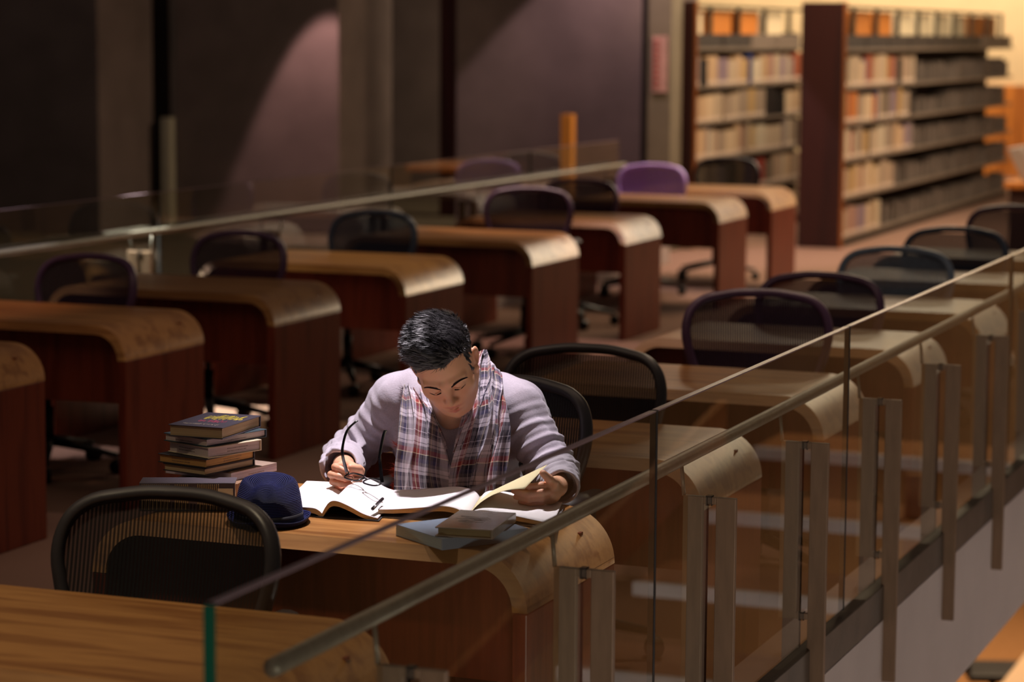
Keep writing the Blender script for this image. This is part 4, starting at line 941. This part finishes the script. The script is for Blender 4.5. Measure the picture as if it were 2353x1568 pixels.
def book(fc, rc, lc, z0, z1, cover, pages, label, ct=.0025, over=.004, spine='L', marks=0, soft=False, back=None):
    """closed book: fc front corner, rc the corner to its right-rear, lc the corner to its left (XY); spine along the left or back side"""
    F_ = np.array(fc[:2]); A = np.array(rc[:2])-F_; B_ = np.array(lc[:2])-F_
    la = np.linalg.norm(A); lb = np.linalg.norm(B_); a = A/la; b = np.array([-a[1], a[0]])
    if b@B_ < 0: b = -b
    lb = abs(B_@b); ang = math.atan2(a[1], a[0])
    root = empty('closed_book', (F_[0], F_[1], z0), ang, label=label, cat='book'); h = z1-z0-.0006; h = max(h, .006)
    sg = 1 if (np.cross(a, b) > 0) else -1
    bx_ = lambda m, u0, u1, v0, v1, w0, w1: m.box(u0, u1, min(sg*v0, sg*v1), max(sg*v0, sg*v1), w0, w1)
    # u along a (front corner -> right rear), v along b (front corner -> left)
    m = MB(); bx_(m, 0, la, 0, lb, 0, ct); bx_(m, 0, la, 0, lb, h-ct, h)
    if spine == 'L': bx_(m, 0, la, lb-ct, lb+.002, 0, h)
    if spine == 'B': bx_(m, la-ct, la+.002, 0, lb, 0, h)
    if spine == 'F': bx_(m, 0, la, -.002, ct, 0, h)
    if spine == 'R': bx_(m, -.002, ct, 0, lb, 0, h)
    cv = m.build('cover', cover, root, bevel=.0012)
    p = MB(); o = over
    bx_(p, (ct if spine == 'R' else o), la-(ct if spine == 'B' else o), (ct if spine == 'F' else o), lb-(ct if spine == 'L' else o), ct, h-ct)
    pb = p.build('page_block', pages, root)
    if marks:
        mk = MB(); mk2 = MB()
        for row in range(marks):
            wz = h*(.38+.24*row); 
            for k in range(15):
                u0 = la*.38+k*.0042*(1+.1*row); bx_(mk, u0, u0+.0028*random.uniform(.5, 1), o-.0006, o, wz-.0009, wz+.0009)
                v0 = lb*.36+k*.0040; bx_(mk2, o-.0006, o, v0, v0+.0026*random.uniform(.5, 1), wz-.0009, wz+.0009)
        mk.build('stamp', ink2, pb); mk2.build('stamp', ink2, pb)
    return root, cv, la, lb, h, sg
covd = PM('dark_cover', s2l((58, 52, 62)), .4, var=.06, scale=8); covk = PM('black_cover', s2l((34, 28, 32)), .5, var=.1); covt = PM('teal_cover', s2l((44, 62, 70)), .5, var=.08)
covc = PM('cream_cover', s2l((206, 190, 160)), .5, var=.05); covg = PM('grey_cover', s2l((74, 66, 76)), .55, var=.08)
r1, cv1, la, lb, h, sg = book((-2.8586, 5.3230, 0.9220), (-2.8642, 5.5336, 0.9220), (-3.0077, 5.3163, 0.9220), .892, .922, covd, ecream, 'topmost book of the pile, dark cover with yellow lettering', spine='B')
# scrawled yellow and red lettering on the top cover
def strokes(n, u0, u1, v0, v1, mat, name, wd):
    m = MB()
    for i in range(n):
        a = u0+(u1-u0)*(.15+.7*random.random()); L_ = (v1-v0)/n; v = v0+L_*i
        p = [(u0+(u1-u0)*random.random(), v+L_*random.random()*1.3) for _ in range(4)]
        m.tube([(q[0], sg*q[1], h+.0003) for q in smoothpts([(x_, y_, 0) for x_, y_ in p], 4)], wd, 5, flat=.3)
    m.build(name, mat, cv1)
strokes(16, la*.50, la*.86, lb*.08, lb*.74, PM('yellow_print', s2l((196, 176, 50)), .5, var=.05), 'yellow_lettering', .0011)
strokes(14, la*.30, la*.48, lb*.22, lb*.72, PM('red_print', s2l((166, 52, 84)), .5, var=.05), 'red_lettering', .0007)
m = MB()
for k in range(22): m.tube([(la*(.10+.05*random.random()), sg*lb*(.20+.030*k), h+.0003), (la*(.17+.03*random.random()), sg*lb*(.205+.030*k), h+.0003)], .0006, 4, flat=.3)
m.build('small_lettering', PM('cream_print', s2l((190, 176, 150)), .5, var=.05), cv1)
book((-2.9007, 5.3186, 0.8920), (-2.8391, 5.5153, 0.8920), (-3.0468, 5.3634, 0.8920), .871, .892, covt, ewhite, 'second book of the pile from the top, teal cover and pale pages', spine='B', marks=1)
book((-2.8966, 5.3172, 0.8710), (-2.8358, 5.4803, 0.8710), (-3.0452, 5.3514, 0.8710), .843, .871, covc, ewhite, 'thick cream book third from the top of the pile', spine='B', marks=2)
book((-2.8978, 5.3101, 0.8430), (-2.8584, 5.4883, 0.8430), (-3.0530, 5.3387, 0.8430), .820, .843, covk, eyell, 'ochre-edged book in the middle of the pile', spine='B', marks=2)
book((-2.9020, 5.3108, 0.8200), (-2.8611, 5.4933, 0.8200), (-3.0421, 5.3168, 0.8200), .801, .820, covk, ecream, 'black book with cream pages under the ochre-edged one', spine='B')
book((-2.8684, 5.3823, 0.8000), (-2.8340, 5.5617, 0.8000), (-3.0834, 5.3759, 0.8000), .778, .800, PM('paperback_cover', s2l((150, 128, 112)), .5, var=.1), elil, 'white-edged paperback sticking out to the right of the pile', ct=.0012, over=.0002, spine='L', marks=1)
book((-2.8416, 5.3630, 0.7780), (-2.8602, 5.5075, 0.7780), (-3.0181, 5.3645, 0.7780), .7305, .778, PM('tan_cover', s2l((136, 104, 78)), .6, var=.1), ebrown, 'brown book at the bottom of the pile behind the hat', spine='B', ct=.002)
# thick dark volume with ribbed spine towards the camera
fA, fB = np.array((-3.0053, 5.1722, 0.8000)), np.array((-2.7951, 5.2642, 0.8000)); bB = np.array((-2.8703, 5.3881, 0.8000)); bA = np.array((-3.0824, 5.2951, 0.8000))
vb = empty('closed_book', (fA[0], fA[1], .7305), math.atan2(fB[1]-fA[1], fB[0]-fA[0]), label='thick dark book with ribbed spine and white label, in front of the pile', cat='book')
Lb = np.linalg.norm(fB-fA); Db = .075
m = MB(); m.box(0, Lb, 0, Db, 0, .003); m.box(0, Lb, 0, Db, .066, .0695); m.box(0, Lb, -.002, .003, 0, .0695); vc = m.build('cover', covg, vb, bevel=.001)
MB().box(.004, Lb-.004, .003, Db-.004, .003, .066).build('page_block', ecream, vb)
m = MB()
for k in range(44):
    u = .006+k*(Lb-.012)/44
    if .30 < k/44 < .36 or .52 < k/44 < .60 or k/44 > .86: continue
    m.box(u, u+.0022, -.0032, -.002, .004, .066)
m.build('spine_ribs', PM('rib_gold', s2l((150, 134, 100)), .5, var=.1), vc)
lbp = MB().box(Lb*.82, Lb*.98, -.0034, -.002, .022, .056).build('paper_label', PM('label_white', s2l((206, 196, 176)), .7, var=.03), vc)
m = MB()
for k, w in enumerate((.6, 1, .4, .9, .5)): m.box(Lb*(.865+.017*k), Lb*(.865+.017*k)+.0016, -.0038, -.0034, .031, .031+.010*w)
m.build('label_print', ink, lbp)
# navy straw fedora
hat = empty('straw_hat', (-2.660, 5.178, .7305), R(20), label='navy blue straw fedora lying beside the pile of books', cat='hat')
def strawmat():
    m, nt, b = newmat('navy_straw'); L = nt.links.new; uv = N(nt, 'ShaderNodeUVMap'); uv.uv_map = 'UVMap'; sp_ = N(nt, 'ShaderNodeSeparateXYZ'); L(uv.outputs[0], sp_.inputs[0])
    a = N(nt, 'ShaderNodeMath', operation='MULTIPLY'); a.inputs[1].default_value = 2*math.pi/.0038; L(sp_.outputs['Y'], a.inputs[0]); s_ = N(nt, 'ShaderNodeMath', operation='SINE'); L(a.outputs[0], s_.inputs[0])
    nz = N(nt, 'ShaderNodeTexNoise'); nz.inputs['Scale'].default_value = 260; L(uv.outputs[0], nz.inputs['Vector'])
    ad = N(nt, 'ShaderNodeMath', operation='MULTIPLY_ADD'); ad.inputs[1].default_value = .4; L(nz.outputs[0], ad.inputs[0]); L(s_.outputs[0], ad.inputs[2])
    cr = N(nt, 'ShaderNodeValToRGB'); cr.color_ramp.elements[0].color = (*s2l((7, 9, 32)), 1); cr.color_ramp.elements[1].color = (*s2l((30, 36, 96)), 1)
    mr = N(nt, 'ShaderNodeMapRange'); mr.inputs['From Min'].default_value = -1; L(ad.outputs[0], mr.inputs[0]); L(mr.outputs[0], cr.inputs[0]); L(cr.outputs[0], b.inputs['Base Color'])
    bp = N(nt, 'ShaderNodeBump'); bp.inputs['Strength'].default_value = .9; bp.inputs['Distance'].default_value = .0012; L(ad.outputs[0], bp.inputs['Height']); L(bp.outputs[0], b.inputs['Normal'])
    b.inputs['Roughness'].default_value = .7; b.inputs['Specular IOR Level'].default_value = .2; return m
straw = strawmat()
def hatgrid(prof, nth=96, dent=True):
    G = []; UV = []; l = 0; prev = None
    for (r_, z_) in prof:
        if prev: l += math.hypot(r_-prev[0], z_-prev[1])
        prev = (r_, z_); row = []; uvr = []
        for i in range(nth+1):
            a = 2*math.pi*i/nth; x = r_*math.cos(a)*.92; y = r_*math.sin(a)*1.10; z = z_
            if dent and z_ > .06:
                k = np.clip((z_-.06)/.035, 0, 1)
                pin = math.exp(-((abs(x)-.034)/.017)**2-((y+.020)/.040)**2)      # front pinches
                x *= 1-.22*k*math.exp(-((y+.055)/.03)**2)
                z -= k*(.026*pin+.014*math.exp(-(x/.018)**2)*np.clip((.06-y)/.10, 0, 1))
                z += k*.006*math.exp(-(x/.012)**2-((y+.06)/.02)**2)
            row.append((x, y, z)); uvr.append((a*.08, l))
        G.append(row); UV.append(uvr)
    return np.array(G), np.array(UV)
crown = smoothpts([(.0870, .006), (.0855, .03), (.0820, .055), (.0765, .080), (.0690, .0985), (.0570, .1080), (.0440, .1060), (.030, .098), (.015, .093), (.0008, .092)], 6)
G, UV = hatgrid([(p[0], p[1]) for p in crown]); gridmesh('crown', G, UV, straw, hat, .0016, np.zeros(3))
G, UV = hatgrid([(.0870, .006), (.092, .0035), (.098, .004), (.103, .008), (.107, .015)], dent=False)
for i in range(G.shape[0]): G[i, :, 2] += .5*(i/4)*.012*np.cos(2*np.linspace(0, 2*math.pi, G.shape[1]))**2
gridmesh('brim', G, UV, straw, hat, .0018, np.zeros(3))
band = [(.0885, .006), (.0880, .012), (.0875, .020), (.0868, .027)]
G, UV = hatgrid(band, dent=False); gridmesh('hat_band', G, UV, PM('black_ribbon', s2l((20, 18, 26)), .6, var=.1), hat, .0016, np.zeros(3))
hat.rotation_euler = (0, 0, R(22))

# ------------------------------------------------------------------ open books
def open_book(g0, g1, e_r, e_l, prof_r, prof_l, label, cov, pg, eg, th=.014):
    g0, g1, e_r, e_l = [np.array(q[:2]) for q in (g0, g1, e_r, e_l)]
    root = empty('open_book', (g0[0], g0[1], .7305), label=label, cat='book'); d = g1-g0; O = np.array([g0[0], g0[1], 0])
    for e, prof, nm in ((e_r, prof_r, 'right'), (e_l, prof_l, 'left')):
        w = e-g0; pr_ = smoothpts([(u, z, 0) for u, z in prof], 5)
        top = lambda u, z, v: np.array([w[0]*u+d[0]*v, w[1]*u+d[1]*v, z])
        P = []
        for v in np.linspace(0, 1, 8): P.append([top(p[0], p[1]*(1-.12*math.sin(v*3)), v) for p in pr_])
        pgo = MB().grid(P).build('page', pg, root, solid=.0004)
        m = MB(); n = len(pr_); V = []; vs = np.linspace(.003, .997, 8); K_ = len(vs)
        for v in vs:
            for p in pr_: V.append(top(p[0]*.995, p[1]*(1-.12*math.sin(v*3))-.0009, v))
            for p in pr_: V.append(top(p[0]*.995, max(p[1]-th*(1.0-.35*p[0]), .0030), v))
        F = []
        for j in range(K_):
            s0 = 2*n*j
            if j in (0, K_-1): F += [(s0+i, s0+i+1, s0+n+i+1, s0+n+i) for i in range(n-1)]
            if j < K_-1:
                s1 = s0+2*n
                for i in range(n-1): F += [(s0+n+i, s0+n+i+1, s1+n+i+1, s1+n+i), (s0+i, s1+i, s1+i+1, s0+i+1)]
                F += [(s0+n-1, s1+n-1, s1+2*n-1, s0+2*n-1), (s0, s0+n, s1+n, s1)]
        m.add(V, F).build('page_block', eg, root)
        ex = 1.03; m = MB(); n2 = 12; V = []
        for v in (-.015, 1.015):
            for i in range(n2+1):
                u = ex*i/n2; V.append(top(u, .0026, v))
            for i in range(n2+1):
                u = ex*i/n2; V.append(top(u, .0004, v))
        k = n2+1; F = []
        for i in range(n2): F += [(i, i+1, k+i+1, k+i), (2*k+i, 3*k+i, 3*k+i+1, 2*k+i+1), (i, 2*k+i, 2*k+i+1, i+1), (k+i, k+i+1, 3*k+i+1, 3*k+i)]
        F += [(0, k, 3*k, 2*k), (k-1, 3*k-1, 4*k-1, 2*k-1)]; m.add(V, F).build('cover_board', cov, root)
    return root
bk1 = open_book((-2.5676, 5.2736, 0.7330), (-2.6568, 5.6070, 0.7330), (-2.4282, 5.2875, 0.7330), (-2.6894, 5.2858, 0.7330),
    [(0, .010), (.06, .026), (.15, .040), (.28, .042), (.5, .031), (.75, .015), (1, .007)], [(0, .010), (.08, .017), (.2, .021), (.5, .020), (1, .017)],
    'open book on the left with white pages, partly behind the hat', PM('book_cloth_black', s2l((30, 26, 28)), .6, var=.1), white_page, ecream)
m = MB()
def textlines(g0, g1, e, prof, u0, u1, v0, v1, nl, name, parent, gap=.86):
    g0, g1, e = [np.array(q[:2]) for q in (g0, g1, e)]; w = e-g0; d = g1-g0; pu = [p[0] for p in prof]; pz = [p[1] for p in prof]; m = MB()
    for i in range(nl):
        v = v0+(v1-v0)*i/nl; u = u0
        while u < u1:
            du = random.uniform(.02, .06); z = [float(np.interp(q, pu, pz))+.0006 for q in (u, u+du)]; dv = .010
            a = lambda uu, vv, zz: (w[0]*uu+d[0]*vv, w[1]*uu+d[1]*vv, zz*(1-.12*math.sin(vv*3)))
            q4 = [a(u, v, z[0]), a(u+du, v, z[1]), a(u+du, v+dv, z[1]), a(u, v+dv, z[0])]
            m.hexa([(p[0], p[1], p[2]-.0002) for p in q4]+q4); u += du+.012
    m.build(name, PM('pale_print', s2l((176, 168, 172)), .8, var=.1), parent)
textlines((-2.5676, 5.2736, 0.7330), (-2.6568, 5.6070, 0.7330), (-2.6894, 5.2858, 0.7330), [(0, .010), (.08, .017), (.2, .021), (.5, .020), (1, .017)], .12, .5, .55, .9, 12, 'printed_lines', bk1)
G2N, G2F = (-2.2276, 5.3573, 0.7330), (-2.2978, 5.6095, 0.7330)
bk2 = open_book(G2N, G2F, (-2.0222, 5.3837, 0.7330), (-2.4483, 5.3313, 0.7330),
    [(0, .010), (.05, .024), (.14, .031), (.3, .030), (.6, .021), (.85, .013), (1, .010)], [(0, .010), (.05, .024), (.14, .033), (.28, .036), (.5, .030), (.8, .022), (1, .019)],
    'open book in front of him with a page being turned', PM('book_cloth_grey', s2l((110, 108, 112)), .6, var=.1), white_page, ecream)
def turned(n0, n1, n2, f0, f1, f2, name, parent, org):
    P = []
    for v in np.linspace(0, 1, 12):
        a, b, c = [np.array(p)*(1-v)+np.array(q)*v for p, q in ((n0, f0), (n1, f1), (n2, f2))]
        P.append([a*(1-t)**2+b*2*t*(1-t)+c*t*t-np.array(org) for t in np.linspace(0, 1, 24)])
    return MB().grid(P).build(name, yell_page, parent, solid=.0003)
og = (G2N[0], G2N[1], .7305)
turned((G2N[0], G2N[1], .745), (-2.2002, 5.4200, 0.8048), (-2.1275, 5.4700, 0.7996), (G2F[0], G2F[1], .745), (-2.2091, 5.6000, 0.7911), (-2.1146, 5.5900, 0.8403), 'turning_page', bk2, og)
# under page standing slightly open
# ------------------------------------------------------------------ closed books in front
zb = .7575
book((-2.1576, 5.0401, 0.7575), (-2.0257, 5.2319, 0.7575), (-2.3136, 5.1624, 0.7575), .7305, .7575, PM('sky_blue_cover', s2l((132, 148, 170)), .4, var=.10, scale=9), pageedge('greyblue_edges', s2l((150, 160, 164)), s2l((176, 184, 186))), 'pale blue paperback at the front edge of the desk, under a small grey book', ct=.0014, over=.0006, spine='F', marks=0)
rr, cvr, la, lb, h, sg = book((-2.0500, 5.0720, 0.7800), (-2.0767, 5.2821, 0.7800), (-2.1826, 5.0684, 0.7800), .7575, .7800, PM('clear_jacket_cover', s2l((140, 130, 122)), .16, var=.14, scale=26, spec=.9), pageedge('olive_edges', s2l((120, 106, 76)), s2l((146, 130, 96))), 'small grey jacketed book on top of the pale blue paperback', ct=.003, over=.006, spine='F')
m = MB()
for k in range(26):
    c = (la*(.35+.3*random.random()), sg*lb*(.25+.5*random.random())); a = random.uniform(-.4, .4)+1.57
    m.tube([(c[0], c[1], h+.0002), (c[0]+.012*math.cos(a), c[1]+.02*math.sin(a), h+.0002)], .0008, 4, flat=.3)
for k in range(20): m.tube([(la*.9, sg*lb*(.08+.042*k), h+.0002), (la*.93, sg*lb*(.09+.042*k), h+.0002)], .0006, 4, flat=.3)
m.build('cover_print', PM('grey_print', s2l((96, 90, 90)), .4, var=.1), cvr)
# pen with clip on the gutter between the two open books
pen = empty('pen', (-2.4537, 5.3380, 0.7620), label='short black pen with a silver clip lying where the two open books meet', cat='pen')
pO = np.array((-2.4537, 5.3380, 0.7620)); a = np.array((-2.4465, 5.2977, 0.7570))-pO; b_ = np.array((-2.4603, 5.3849, 0.7650))-pO
MB().tube([a, b_], .0042, 10).build('barrel', acet, pen)
MB().tube([a+np.array([.004, 0, .003]), (a+b_)/2+np.array([.005, 0, .004])], .0012, 6).build('clip', PM('chrome', s2l((200, 200, 205)), .2, metal=.9, var=.05), pen)
